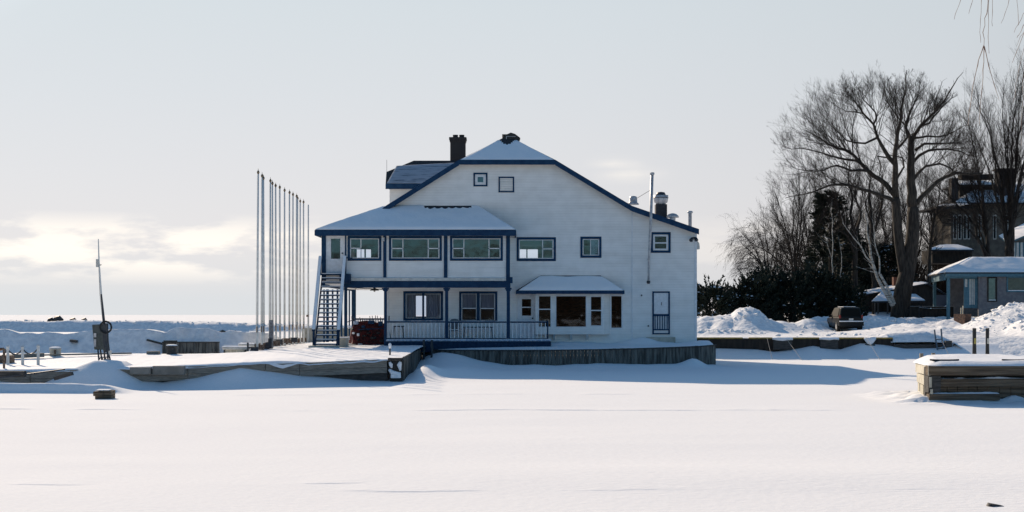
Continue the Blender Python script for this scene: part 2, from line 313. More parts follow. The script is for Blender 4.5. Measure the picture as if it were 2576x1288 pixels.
# ================================================================== GROUND
# frozen harbour and lake: one sheet to the horizon
DRIFT_W = [(-26, .25), (-18.7, .2), (-17.2, .12), (-16.3, .5), (-15.4, .80), (-14.6, .74), (-13.6, .16), (-12.9, .10), (-11.6, .31), (-10.8, .52), (-10.1, .70), (-9.3, .54), (-7.9, .32), (-5.8, .10), (-4.4, .05), (-4.1, .02)]
QBASE = [(8, .5), (11.8, .62), (14, .56), (15, .42), (16.5, .62), (17.2, .77), (18.8, .55), (20, .93), (21.4, .8), (22.5, .6), (24.3, .62), (25, .8), (30, .9)]
def h_ice(x, y):
    h = .09 * fbm(x / 14, y / 8, 3, 3) + .012 * fbm(x / 2.2, y / 1.1, 9, 3)
    h = np.where(y > 300, 0, h)
    # drift banked against the deck front
    yd = lin(x, [(-26, 51.4), (-13.77, 52.1), (-11.7, 52.6), (-7.94, 53.1), (-4.1, 53.5)])
    dz = lin(x, DRIFT_W) + .05 * fbm(x / .9, y / .9, 5)
    f = np.clip(1 - (yd + .4 - y) / (1.9 + .6 * fbm(x / 3, y * 0, 6)), 0, 1) ** 1.5
    bas = lin(x, [(-40, .30), (-13, .27), (-9, .17), (-4.4, .10), (-3.8, 0)])  # basin added in the ice so the deck casts a longer shadow
    h = h - np.clip(1 - 1.25 * f * dz / .55, 0, 1) * bas * sst(yd + 1.2, yd - 1.0, y) * sst(46.8, 50.6, y) * (1 + .35 * fbm(x / 3.5, y / 3, 17))
    h = h + np.where((x < -3.9) & (y < yd + 2), dz * f * sst(-3.9, -4.4, x), 0)
    # low drift ridge on the ice at the far left
    m = sst(-12.2, -13.2, x); yc = 45.7 + .25 * np.sin(x * .7)
    prof = np.where(y > yc, np.exp(-((y - yc) / 1.6) ** 2), np.exp(-((y - yc) / .22) ** 2))
    h = h + m * .30 * prof * (1 + .4 * fbm(x / 1.5, y * 0, 8))
    # drift in the corner beside the plank wall, and its pointed crest
    h = h + .55 * np.exp(-((x + 3.2) / 1.6) ** 2) * np.exp(-((y - 68.6) / 4.0) ** 2)
    h = h + .42 * np.exp(-((x + 3.45) / .55) ** 2 - ((y - 57.5) / 2.6) ** 2)
    h = h + .2 * np.exp(-((x + 2.6) / 1.2) ** 2 - ((y - 61) / 4) ** 2)
    yw = lin(x, [(-4.3, 69), (-2.6, 67.6), (2.1, 66.5), (5.8, 66.8), (9, 67.8), (9.8, 68.5)])
    h = h + np.where(x > -4.5, .16 * np.exp(-((y - yw) / 1.2) ** 2) * (1 + 1.5 * fbm(x / 2, y / 2, 21)) * sst(-4.5, -4, x) * sst(10.6, 9.6, x), 0)
    h = h + .32 * np.exp(-((x - 8.6) / .5) ** 2 - ((y - 67.2) / .6) ** 2)
    # snow banked against the far quay
    q = lin(x, QBASE) * np.clip(1 - (81.6 - y) / 2.6, 0, 1) ** 1.3
    h = h + np.where((x > 9) & (y < 84), q, 0)
    # broken snow round the near dock
    dd = np.maximum(np.maximum(11.7 - x, x - 40), np.maximum(40.3 - y, y - 43.8))
    h = h + np.where(dd < 2, np.where(y < 40.45, .05 + .16 * fbm(x / .35, y / .35, 31), .17 + .28 * fbm(x / .35, y / .35, 31)) * np.clip(1 - np.maximum(dd, 0) / 1.1, 0, 1) ** 1.3, 0)
    # mound under the rock at the lower right and shallow swells
    h = h + .06 * np.exp(-((x - 4.6) / 5) ** 2 - ((y - 22) / 1.6) ** 2)
    # long wind-cut lips in the crust: they rise slowly from the lake side and drop towards the camera
    def lip(yc, x0, x1, a, sd):
        g = yc + .35 * fbm(x / 3, x * 0, sd) * 2; k = np.clip(fbm(x / 1.7, x * 0 + sd, sd + 3) * 4 + .35, 0, 1)
        pr = np.where(y > g, np.exp(-((y - g) / .9) ** 2), np.exp(-((y - g) / .03) ** 2))
        return a * k * pr * sst(x0, x0 + .6, x) * sst(x1, x1 - .6, x)
    h = h + lip(37.0, -14, 9, .018, 40) + lip(20.9, -8, -2.0, .014, 44) + lip(20.3, -2.6, 2.8, .012, 48) + lip(44.2, -9, 4, .018, 53) + lip(20.2, 5.2, 8, .009, 58)
    return h
ys = [-400, -120, -40, -12, 2, 6] + list(np.geomspace(10, 19.6, 60)) + list(np.arange(19.7, 21.6, .02)) + list(np.geomspace(21.7, 36.2, 90)) + list(np.arange(36.4, 37.9, .03)) + list(np.geomspace(38, 140, 430)) + list(np.geomspace(142, 30000, 36))
ya = np.array(ys)[:, None]; sa = np.linspace(-1, 1, 520)[None, :]
hw = np.where(np.abs(ya) < 140, np.abs(ya) * .62 + 8, np.abs(ya) * .95)
hw = np.where(ya < 6, np.abs(ya) * 1.2 + 30, hw)
xa = sa * hw; yb = ya + 0 * xa
tag(sheet('frozen_lake', xa, yb, h_ice(xa, yb), ICE), kind='structure')
tag(MB().slab([(-34000, -600, -2), (34000, -600, -2), (34000, 34000, -2), (-34000, 34000, -2)], .5).build('lake_ice', ICE), kind='structure')

# deck and house plot
A_FRONT = [(-26, 51.8), (-18.7, 52.0), (-13.77, 52.3), (-11.7, 52.8), (-7.94, 53.3), (-4.6, 53.6), (-4.25, 53.7)]
def h_deck(x, y, yf):
    e = lin(x, [(-26, .5), (-18, .52), (-13.77, .60), (-11.7, .66), (-9.9, .74), (-8.6, .78), (-7.6, .73), (-5.5, .82), (-4.2, .86)])
    t = np.clip((y - yf) / 9, 0, 1) ** np.where(x < -12.5, 1.7, 1.0)
    far = lin(x, [(-26, .84), (-13, .84), (-9, .95), (10, 1.0)])
    h = e * (1 - t) + far * t + .05 * sst(60, 70, y)
    h = h + .10 * fbm(x / 3.2, y / 4, 12, 4) * np.clip((y - yf) / 2, 0, 1)
    h = h + .05 * np.exp(-((x + 9.2) / 1.6) ** 2 - ((y - 54.6) / 1.0) ** 2)
    h = h + .014 * fbm(x / .25 + y / 2.5, y / 6, 15, 2)
    h = h + np.where(y > 62.5, .16 * np.exp(-((x + 8.6) / 1.1) ** 2 - ((y - 64.4) / .8) ** 2) * .4, 0)
    return h
def edge_drop(s, dist, a, r): return -a * np.exp(-(dist / r) ** 2)
def strip(name, x0, x1, n, front, back, m, hf, mt, near=.8):
    xs = np.linspace(x0, x1, n)[None, :]; s = (np.linspace(0, 1, m) ** 1.7)[:, None]
    fr = front(xs); bk = back(xs); yy = fr + s * (bk - fr); xx = xs + 0 * yy
    return sheet(name, xx, yy, hf(xx, yy, fr), mt)
fa = lambda x: lin(x, A_FRONT)
def lipf(x):  # ragged overhang of the snow past the timber face
    return .12 + .20 * fbm(x / .8, x * 0, 61, 3)
def hd(x, y, f):
    h = h_deck(x, y, f) + edge_drop(0, y - f + lipf(x), .16, .18)
    # a tongue of snow that has slid over the edge
    tongue = np.exp(-((x + 8.55) / .55) ** 4) * np.clip(1 - (y - (f - .15)) / .25, 0, 1)
    return h - .42 * tongue * np.clip(1 - np.abs(x + 8.55) / .75, 0, 1)
tag(strip('snow_ground', -26, -11.5, 200, lambda x: fa(x) - .15, lambda x: 61 + .3 * np.sin(x) + 0 * x, 70, hd, SNOW), kind='structure')
def hd2(x, y, f):
    h = hd(x, y, f); sdn = np.clip((-4.25 + .1 - x) / .12, 0, 1)
    # snow tapering down to the left-hand edge beside the flagpoles behind y 61
    e = np.where(y > 61.2, np.clip((x + 12.1 + .2 * fbm(y / 1.2, y * 0, 77)) / .5, 0, 1), 1)
    return h * (.35 + .65 * e)
tag(strip('snow_ground', -11.5, -4.2, 240, lambda x: fa(x) - .15, lambda x: 90 + 0 * x, 260, lambda x, y, f: hd(x, y, f), SNOW), kind='structure')
xe = np.linspace(-12.6, -11.5, 14)[None, :]; ye = np.linspace(61, 92, 200)[:, None]
xx = xe + 0 * ye; yy = ye + 0 * xe
zz_ = h_deck(xx, yy, lin(xx, A_FRONT)) * sst(-12.5, -11.8, xx + .3 * fbm(yy / 1.1, yy * 0, 78)) - .05
tag(sheet('snow_ground', xx, yy, zz_, SNOW), kind='structure')
WALLP = [(-4.30, 69.0), (-3.8, 68.5), (-2.6, 67.6), (-.3, 66.8), (2.1, 66.5), (4, 66.55), (5.8, 66.8), (7.4, 67.3), (9.0, 67.8), (9.8, 68.5)]
fw = lambda x: lin(x, WALLP)
def h_plot(x, y, f):
    e = lin(x, [(-4.3, .82), (2.1, .87), (7, .98), (9.8, 1.07)])
    t = np.clip((y - f) / 3, 0, 1)
    h = e * (1 - t) + 1.03 * t + .05 * fbm(x / 1.6, y / 1.6, 33) * sst(0, .6, y - f)
    h = h + .10 * np.exp(-((y - 70.2) / .7) ** 2) * (1 + 2 * fbm(x / 1.2, y * 0, 35)) + .22 * np.exp(-((x - 6.4) / .7) ** 2 - ((y - 70.1) / .6) ** 2) + .18 * np.exp(-((x - 9.2) / .5) ** 2 - ((y - 69.3) / .7) ** 2)
    h = h - .05 * np.exp(-((y - f) / .1) ** 2)
    return h
tag(strip('snow_ground', -4.2, 9.7, 240, lambda x: fw(x) + .05, lambda x: 90 + 0 * x, 130, h_plot, SNOW), kind='structure')

# land beyond the slip on the left, and the rubble breakwater under snow
BX = lambda u, d: PX(u, d)
RV = [(-300, 826), (0, 826), (20, 826), (58, 837), (75, 834), (100, 838), (118, 833), (145, 835), (165, 838), (185, 836), (215, 831), (260, 827), (300, 824), (330, 823), (370, 821), (400, 826), (420, 832), (432, 824), (445, 819), (480, 822), (520, 822), (545, 828), (562, 832), (575, 826), (600, 829), (640, 832), (660, 836), (690, 840), (705, 847), (740, 850), (1200, 852)]
def h_far(x, y, f):
    u = CU + x / 72.3 * F; cz = EYE - (lin(u, RV) - HV) / F * 72.3 - .08
    cz = np.where(x > -12.5, 1.02 + .15 * fbm(x / 2, y * 0, 90), cz)
    d = y - f
    face = .15 + (cz - .15) * np.clip(d / (1.5 + 1.3 * fbm(x / 2.6, x * 0, 91)), 0, 1) ** 1.0
    back = 1.0 + (cz - 1.0) * np.exp(-np.maximum(d - 1.8, 0) / 1.8)
    h = np.where(d < 1.8, face, back)
    h = h + .20 * fbm(x / 2.3 + y / 1.6, y / 2.5, 92, 3) * sst(0, 1.2, d) * sst(9, 5, d)
    h = h + .05 * fbm(x / 5, y / 5, 95) * sst(6, 12, d)
    # breakwater
    ub = CU + x / 128.0 * F
    bz = EYE - (lin(ub, [(-300, 807), (0, 806), (300, 807), (500, 809), (650, 813), (700, 817), (960, 819), (1400, 822)]) - HV) / F * 127
    r = sst(123.6, 125.6, y) * sst(136, 130, y)
    h = h * (1 - r) + r * (bz - .02 + .38 * fbm(x / 1.6, y / 1.2, 97, 5)) 
    h = np.where(y > 128, h * sst(142, 131, y) - .05, h)
    return h
xs_b = -75, 14
fb = lambda x: lin(x, [(-80, 70.6), (-13.6, 70.6), (-12.6, 72), (-12.2, 88), (14, 90)])
xs = np.linspace(-75, 14, 620)[None, :]; s = np.concatenate([np.linspace(0, .045, 60), np.linspace(.047, .13, 30), np.linspace(.135, .62, 40), np.linspace(.63, .82, 80), np.linspace(.84, 1, 8)])[:, None]
fr = fb(xs); yy = fr + s * (150 - fr); xx = xs + 0 * yy
tag(sheet('far_shore', xx, yy, h_far(xx, yy, fr), LUMP), kind='structure')

# land on the right behind the quay
def h_right(x, y, f):
    b = 1.22 + .03 * (y - 82) * sst(104, 126, y) + 1.2 * sst(110, 160, y)
    bank = sst(24.6, 26.6, x)
    b = b * (1 - bank) + bank * (np.clip((y - f) / 3.4, 0, 1) ** .8 * (1.25 + .12 * fbm(x / 3, y / 3, 101)) + .03 * (y - 82) * sst(104, 126, y) + 1.2 * sst(110, 160, y))
    rug = fbm(x / .9, y / .9, 110, 5) + .35 * np.abs(fbm(x / .4, y / .4, 117, 3))
    def g(cx, cy, rx, ry, hh, r=.55):
        k = np.exp(-np.abs((x - cx) / rx) ** 2.4 - np.abs((y - cy) / ry) ** 2.4); return k * (hh + r * rug)
    h = b
    for a in [(PX(1878, 98), 98, 1.7, 3.0, 1.75), (PX(1915, 98.5), 98.5, 1.9, 2.6, .95), (PX(1825, 98), 98, 1.6, 2.6, 1.25), (PX(1775, 98), 98.5, 2.2, 2.4, 1.1), (PX(1965, 100), 100.5, 1.5, 2.4, .8, .2),
              (PX(2010, 104), 106, 1.6, 2.5, .65, .25), (PX(2045, 104), 106, 1.3, 2.0, .95, .25), (PX(1800, 90), 89, 2.6, 1.0, .28, .25)]:
        h = np.maximum(h, b + g(*a))
    rr = np.exp(-np.abs((y - 109) / 2.2) ** 3) * sst(PX(1990, 108), PX(2060, 108), x) * sst(40, 36, x)
    h = np.maximum(h, b + rr * (.92 + .45 * rug + .15 * fbm(x / 4, y / 9, 112)))
    for a in [(PX(2415, 118), 118, 1.6, 2.2, 1.5, .3), (PX(2575, 95), 95.5, 2.0, 3.2, 2.0, .9), (PX(2530, 95), 95.5, 1.4, 2.6, 1.55, .8), (PX(2490, 94), 94, 1.5, 3.4, 1.05, .9),
              (PX(2455, 93), 91, 1.8, 3.0, .5, .5), (PX(2350, 88), 86.5, 2.2, 1.6, .5, .4), (PX(2590, 87), 86, 1.5, 3.0, 1.0, .5), (PX(2640, 90), 92, 4, 5, 2.0, .7), (PX(2410, 90), 100, 3.5, 5, .5, .35), (PX(2500, 100), 103, 5, 3.5, 1.0, .5)]:
        h = np.maximum(h, b + g(*a))
    # low snow hump on the quay beside the ladder
    h = h + .26 * np.exp(-((x - PX(2262, 83.5)) / 1.4) ** 4 - ((y - 82.6) / .9) ** 2) + .2 * np.exp(-((x - PX(2320, 83.5)) / .9) ** 2 - ((y - 82.6) / .9) ** 2)
    h = h + .05 * fbm(x / .5, y / .5, 120, 3) * sst(82, 83, y) * sst(105, 95, y)
    ov = np.where((x > PX(2238, 81.4)) & (x < 25.2), 1, 0)
    h = h - .28 * ov * np.exp(-((y - f) / .35) ** 2) - .06 * np.exp(-((y - f) / .12) ** 2)
    return h
fq = lambda x: lin(x, [(9.6, 81.45), (24.8, 81.45), (26.4, 80.2), (34, 76.5), (60, 70)])
xs = np.linspace(9.0, 62, 560)[None, :]; s = np.concatenate([np.linspace(0, .04, 16), np.linspace(.043, .30, 150), np.linspace(.31, 1, 36)])[:, None]
fr = fq(xs); yy = fr + s * (230 - fr); xx = xs + 0 * yy + sst(110, 230, yy) * (xs - 30) * 1.5
tag(sheet('snow_bank', xx, yy, h_right(xx, yy, fr), LUMP), kind='structure')

# broken lumps lying on the ploughed banks and along the breakwater
g_ = (1 + 5 ** .5) / 2; ICO = [tuple(k / 1.9 for k in q) for q in ((-1, g_, 0), (1, g_, 0), (-1, -g_, 0), (1, -g_, 0), (0, -1, g_), (0, 1, g_), (0, -1, -g_), (0, 1, -g_), (g_, 0, -1), (g_, 0, 1), (-g_, 0, -1), (-g_, 0, 1))]
ICF = ((0, 11, 5), (0, 5, 1), (0, 1, 7), (0, 7, 10), (0, 10, 11), (1, 5, 9), (5, 11, 4), (11, 10, 2), (10, 7, 6), (7, 1, 8), (3, 9, 4), (3, 4, 2), (3, 2, 6), (3, 6, 8), (3, 8, 9), (4, 9, 5), (2, 4, 11), (6, 2, 10), (8, 6, 7), (9, 8, 1))
def lumps(name, spots, hf, ff, n, smin, smax, seed):
    r_ = np.random.RandomState(seed); mb = MB()
    for i in range(n):
        cx, cy, rx, ry = spots[r_.randint(len(spots))]; x = cx + rx * r_.randn() * .6; y = cy + ry * r_.randn() * .6
        xx_ = np.array([[x]]); yy_ = np.array([[y]]); z = float(hf(xx_, yy_, ff(xx_))[0, 0]); s_ = smin + (smax - smin) * r_.rand() ** 2.5; o = len(mb.v)
        for (a, b, c) in ICO: j = 1 + .28 * r_.randn(); mb.v.append((x + a * s_ * j * 1.2, y + b * s_ * j, z + .15 * s_ + c * s_ * .75 * j))
        mb.f += [tuple(o + k for k in q) for q in ICF]
    tag(mb.build(name, LUMP, smooth=True), kind='stuff'); return
lumps('snow_lumps', [(PX(2575, 95), 94, 2.2, 2.6), (PX(2530, 95), 94, 1.6, 2.2), (PX(2490, 94), 92.5, 1.8, 2.5), (PX(2590, 87), 85, 1.8, 1.6), (PX(2540, 88), 88, 2, 1.5), (PX(1878, 98), 96.5, 2.0, 1.5), (PX(1800, 90), 89, 2.2, .8), (PX(2200, 108), 107.5, 6, .8), (PX(2000, 104), 104, 2.5, 1), (PX(2150, 92), 90, 6, 5)], h_right, fq, 650, .03, .15, 5)
lumps('snow_lumps', [(-40, 125.5, 14, .7), (-20, 125.5, 12, .7), (-8, 125.5, 8, .6)], h_far, fb, 110, .05, .16, 6)
# ================================================================== HARBOUR HOUSE
YM, YP, YR, YB = 70.4, 68.6, 70.0, 82.0      # main wall, porch front, roof verge, rear wall
H = empty('harbour_house', (0, YM, 1.0), 'large white clapboard boathouse with blue trim, two storey porch and snow covered roofs', 'building')
def wall_cols(mb, outline, base, holes, y0, y1):
    """front wall of varying height in vertical slices: outline = [(x, ztop)], base(x) floor of the wall, holes = (x0,x1,z0,z1)"""
    xs = sorted(set([p[0] for p in outline] + [h[0] for h in holes] + [h[1] for h in holes] + [b[0] for b in base]))
    xs = [x for x in xs if outline[0][0] - 1e-6 <= x <= outline[-1][0] + 1e-6]
    top = lambda x: float(np.interp(x, [p[0] for p in outline], [p[1] for p in outline]))
    for a, b in zip(xs[:-1], xs[1:]):
        if b - a < 1e-5: continue
        mid = (a + b) / 2; zb = [q for q in base if q[0] <= mid + 1e-9][-1][1]
        hs = sorted([(h[2], h[3]) for h in holes if h[0] <= mid <= h[1]])
        z = zb
        for h0, h1 in hs:
            if h0 > z: mb.add([(a, y0, z), (b, y0, z), (b, y0, h0), (a, y0, h0), (a, y1, z), (b, y1, z), (b, y1, h0), (a, y1, h0)], [(0, 1, 2, 3), (5, 4, 7, 6), (3, 2, 6, 7), (0, 4, 5, 1), (0, 3, 7, 4), (1, 5, 6, 2)])
            z = max(z, h1)
        ta, tb = top(a), top(b)
        if min(ta, tb) > z: mb.add([(a, y0, z), (b, y0, z), (b, y0, tb), (a, y0, ta), (a, y1, z), (b, y1, z), (b, y1, tb), (a, y1, ta)], [(0, 1, 2, 3), (5, 4, 7, 6), (0, 4, 5, 1), (3, 2, 6, 7), (0, 3, 7, 4), (1, 5, 6, 2)])
def rect(u0, u1, v0, v1, d): return (PX(u0, d), PX(u1, d), PZ(v1, d), PZ(v0, d))
def window(u0, u1, v0, v1, d, bars=(), tr=.11, label=None, glass=GLASS, trim=BLUE, sash=.045, name='window', proud=.03):
    """casing (the part itself) > sash, pane.  bars: (ua,ub,va,vb) white sash frames in the same measure"""
    x0, x1, z0, z1 = rect(u0, u1, v0, v1, d); m = MB(); y0, y1 = d - proud, d + .02
    if trim is not None and tr > 0:
        m.box(x0, x1, y0, y1, z1 - tr, z1).box(x0, x1, y0, y1, z0, z0 + tr).box(x0, x0 + tr, y0 + .002, y1, z0 + tr, z1 - tr).box(x1 - tr, x1, y0 + .002, y1, z0 + tr, z1 - tr)
        f = m.build(name, trim, H)
    else:
        f = None
    g = MB(); gy = d + .05
    s = MB(); a0, a1, b0, b1 = x0 + tr, x1 - tr, z0 + tr, z1 - tr
    s.box(a0, a1, d + .0, gy + .03, b1 - sash, b1).box(a0, a1, d, gy + .03, b0, b0 + sash).box(a0, a0 + sash, d + .001, gy + .03, b0 + sash, b1 - sash).box(a1 - sash, a1, d + .001, gy + .03, b0 + sash, b1 - sash)
    for (ua, ub, va, vb) in bars:
        p, q, r, t = rect(ua, ub, va, vb, d); s.box(p, q, d - .004, gy + .026, r, t)
    g.add([(a0, gy, b0), (a1, gy, b0), (a1, gy, b1), (a0, gy, b1)], [(0, 1, 2, 3)])
    if f is None: f = s.build(name, WHITE, H); 
    else: s.build('sash', WHITE, f)
    g.build('pane', glass, f)
    if label: f['label'] = label
    return (a0 + .01, a1 - .01, b0 + .01, b1 - .01)
holesM, holesP = [], []
# upper porch windows (plane YP)
def dh(ua, ub, v0, v1, mid):    # double-hung light inside a wide window
    return [(ua, ua + 2.2, v0, v1), (ub - 2.2, ub, v0, v1), (ua, ub, mid - 1.2, mid + 1.2)]
holesP.append(window(874.7, 959.3, 593.7, 656, YP, dh(880, 909, 598, 652, 624.5)))
holesP.append(window(978.4, 1111.5, 593.7, 656, YP, dh(984, 1014.6, 598, 652, 625) + dh(1076, 1105, 598, 652, 625)))
holesP.append(window(1132, 1265, 593.7, 656, YP, dh(1138, 1168, 598, 652, 625) + dh(1229, 1259, 598, 652, 625)))
# windows of the main wall (plane YM)
holesM.append(window(1299.7, 1398.4, 596.8, 656.8, YM, dh(1364, 1392, 601, 652, 626)))
holesM.append(window(1460, 1513, 595.3, 648.6, YM, [(1485, 1486.5, 600, 644)]))
holesM.append(window(1637, 1687, 584, 636, YM, [(1642, 1682, 609.5, 612.5)], sash=.1, glass=GLASSD))
holesM.append(window(1191, 1226.3, 434.5, 469, YM, sash=.13, tr=.075))
holesM.append(window(1014.6, 1114.6, 732.5, 807, YM, [(1064, 1064.8, 738, 800)], tr=.12, sash=.03))
holesM.append(window(1155, 1251, 733, 812, YM, dh(1160.5, 1199.5, 738, 806, 775.5) + dh(1206.5, 1245.5, 738, 806, 776), tr=.11, sash=.03))
for a, b, v0, v1 in [(1062, 1067, 738, 801), (1199, 1207, 738, 807)]:
    x0, x1, z0, z1 = rect(a, b, v0, v1, YM); MB().box(x0, x1, YM - .035, YM + .1, z0, z1).build('mullion', BLUE, H)
# louvred vent in the gable
x0, x1, z0, z1 = rect(1254, 1293.5, 444.5, 484, YM)
vent = MB().box(x0, x1, YM - .03, YM + .02, z1 - .07, z1).box(x0, x1, YM - .03, YM + .02, z0, z0 + .07).box(x0, x0 + .07, YM - .028, YM + .02, z0 + .07, z1 - .07).box(x1 - .07, x1, YM - .028, YM + .02, z0 + .07, z1 - .07).build('gable_vent', BLUE, H)
lv = MB()
for i in range(7):
    z = z0 + .10 + i * (z1 - z0 - .2) / 6.6; lv.add([(x0 + .07, YM - .025, z), (x1 - .07, YM - .025, z), (x1 - .07, YM + .02, z + .036), (x0 + .07, YM + .02, z + .036), (x0 + .07, YM - .02, z + .012), (x1 - .07, YM - .02, z + .012)], [(0, 1, 2, 3), (0, 1, 5, 4)])
lv.build('louvres', SOFTW, vent); MB().box(x0 + .05, x1 - .05, YM + .045, YM + .06, z0 + .05, z1 - .05).build('backing', BLACK, vent)
# main front wall
OUT = [(PX(973, YM), 7.70), (PX(970, YR), 7.72), (-2.62, 9.98), (2.12, 9.98), (5.91, 7.70), (9.13, 6.62)]
xl = PX(973, YM)
holesM.append((xl + .16, PX(1281, YM), 4.42, 6.3))          # the porch room opens into the house
bay = rect(1397, 1516, 745, 822, YM); holesM.append(bay)
bl = rect(1354, 1386, 745, 823, YM); holesM.append(bl)
bsid = rect(1536, 1566, 743, 826, YM); holesM.append(bsid)
dr = rect(1313, 1336, 752.5, 794, YM); holesM.append(dr)
wm = MB(); wall_cols(wm, OUT, [(xl, .8)], holesM, YM, YM + .15); wm.build('wall', SIDE, H)
xp0 = PX(808.5, YP)
pf = MB(); hp = list(holesP); hp.append(rect(832.6, 856, 600, 651, YP))
wall_cols(pf, [(xp0, 6.42), (PX(1283, YP), 6.42)], [(xp0, 4.13)], hp, YP, YP + .12)
pf.box(xp0, xp0 + .12, YP + .12, YB, 4.13, 6.42)                                           # left side wall of the upper storey
pf.box(PX(1283, YP) - .12, PX(1283, YP), YP + .12, YM, 4.13, 6.42); pf.build('porch_wall', SIDE, H)
# rear wall, side walls, floors
hb = [rect(897, 916.5, 627, 650, YB), rect(920, 933, 627, 650, YB), rect(1304, 1324, 627, 650, YB), rect(1327, 1353, 627, 650, YB), rect(1046, 1072, 744, 796, YB), rect(1449, 1455, 752, 800, YB)]
rw = MB(); wall_cols(rw, [(xp0, 6.7), (PX(970, YR), 7.72), (-.25, 11.35), (5.91, 7.72), (9.13, 6.62)], [(xp0, 4.13), (xl, .8)], hb, YB, YB + .15); rw.build('rear_wall', INT, H)
MB().box(9.13 - .15, 9.13, YM + .15, YB, .8, 6.6).build('side_wall', SIDE, H); MB().box(xl, xl + .15, YM + .15, YB, .8, 4.13).build('side_wall', SIDE, H)
fl = MB().box(xp0 + .12, 8.98, YM + .15, YB, 4.0, 4.12).box(xp0 + .12, PX(1283, YP) - .12, YP + .12, YM + .149, 4.14, 4.22).box(xl + .15, 8.98, YM + .15, YB, .85, .95); fl.build('floor', INTW, H)
cl = MB().box(xp0 + .12, 8.98, YM + .16, YB, 6.44, 6.5).box(PX(1285, YM), PX(1285, YM) + .1, YM + .16, YM + 3.4, 4.12, 6.44)
cl.box(PX(1452, YM), PX(1452, YM) + .1, YM + .16, YB - .01, 4.12, 6.44).box(PX(1520, YM), PX(1520, YM) + .1, YM + .16, YB - .01, 4.12, 6.44)
cl.box(-9, -1.0, 77.2, 77.3, 4.13, 6.44) if False else None
cl.build('ceiling', INT, H)
# rooms behind the lower windows
rm = MB().box(PX(1135, YM), PX(1135, YM) + .1, YM + .16, YB - .01, .95, 4.0).box(PX(1290, YM), PX(1290, YM) + .1, YM + .16, YB - .01, .95, 4.0)
rm.box(PX(1135, YM) + .1, PX(1290, YM), YM + 3.2, YM + 3.3, .95, 4.0); rm.build('partition', INT, H)
for u0, u1 in ((1018, 1045), (1072, 1112), (1157, 1199), (1207, 1249)):
    x0, x1 = PX(u0, YM), PX(u1, YM); m = MB(); k = 14
    for i in range(k): a, b = x0 + (x1 - x0) * i / k, x0 + (x1 - x0) * (i + 1) / k; o_ = .03 * (i % 2); m.add([(a, YM + .30 + o_, 2.2), (b, YM + .33 - o_, 2.2), (b, YM + .33 - o_, PZ(734, YM)), (a, YM + .30 + o_, PZ(734, YM))], [(0, 1, 2, 3)])
    if u0 < 1100: m.build('curtain', CURT, H)
    else: MB().box(x0, x1, YM + .3, YM + .33, PZ(775, YM), PZ(734, YM)).build('blind', CURT, H)
rb = MB().box(PX(1290, YM) + .12, 8.9, YM + 5.0, YM + 5.1, .95, 3.98).box(PX(1575, YM), PX(1575, YM) + .1, YM + .16, YM + 5, .95, 4.0).box(PX(1600, YM), 8.9, YM + 2.4, YM + 2.5, 4.13, 6.44).box(PX(1300, YM), PX(1450, YM), YB - .35, YB - .3, 4.13, 4.9)
rb.build('room_panelling', INTW, H); MB().box(PX(1400, YM), PX(1470, YM), YM + 1.6, YM + 2.3, .95, 1.75).build('sofa', CUSH, H); MB().box(PX(1480, YM), PX(1520, YM), YM + 2.4, YM + 3.1, .95, 2.2).build('dresser', INTW, H)
MB().box(-6.9, -5.9, 77, 77.6, 4.14, 5.8).build('cupboard', CUSH, H); MB().box(-5.2, -4.9, 72, 74, 4.2, 4.9).build('counter', CUSH, H); MB().box(-8.6, -7.9, 72, 73.5, 4.22, 5.25).build('cupboard', CUSH, H)
# the lettered box in the small upper window
bx = rect(1486.6, 1508, 601, 644, YM); sg = MB().box(bx[0], bx[1], YM + .12, YM + .16, bx[2], bx[3]).build('carton', mat('pale_carton', (.30, .36, .33), .8, (.22, .28, .27), 5), H)
fc = bpy.data.curves.new('letters', 'FONT'); fc.body = 'YOTOCO'; fc.size = .19; fc.extrude = .002; ft = bpy.data.objects.new('letters', fc); fme = bpy.data.meshes.new_from_object(ft); bpy.data.objects.remove(ft); fo = bpy.data.objects.new('lettering', fme); COL.objects.link(fo); fo.parent = sg
fo.location = Vector((PX(1503, YM), YM + .112, PZ(640, YM))) - Vector(ORG[H.name]); fo.rotation_euler = (R(90), R(-90), 0); fme.materials.append(DKMET)
# corner boards, mid joint
for q_ in ((9.03, 9.15, YM - .025, YM + .1, .9, 6.6), (PX(1588.6, YM), PX(1591.4, YM), YM - .022, YM + .01, .95, 7.6), (xl - .02, xl + .1, YM - .02, YM + .1, .95, 4.0)): MB().box(*q_).build('corner_board', WHITE, H)
# ---------------------------------------------------------------- roofs
rf = MB(); T = .16
kl, kr = (-6.22, 7.86), (5.91, 7.86); jl, jr = (-2.6, 10.13), (2.13, 10.13); rg = (-.25, 11.60); el, er = (-9.44, 6.58), (9.20, 6.72)
yb2 = YB + .5; yj = YR + 2.3
planes = {'left': [(kl[0], YR, kl[1]), (jl[0], YR, jl[1]), (rg[0], yj, rg[1]), (rg[0], yb2, rg[1]), (kl[0], yb2, kl[1])],
          'right': [(kr[0], yb2, kr[1]), (rg[0], yb2, rg[1]), (rg[0], yj, rg[1]), (jr[0], YR, jr[1]), (kr[0], YR, kr[1])],
          'eave_right': [(er[0], YR, er[1]), (er[0], yb2, er[1]), (kr[0], yb2, kr[1]), (kr[0], YR, kr[1])],
          'jerkin': [(jl[0], YR, jl[1]), (jr[0], YR, jr[1]), (rg[0], yj, rg[1])],
          'eave_left': [(el[0], 68.2, el[1]), (kl[0], 70.42, kl[1]), (kl[0], yb2, kl[1]), (el[0], yb2, el[1])]}
for k, pl in planes.items(): rf.slab(pl, T)
ROOF = rf.build('roof', DARK, H)
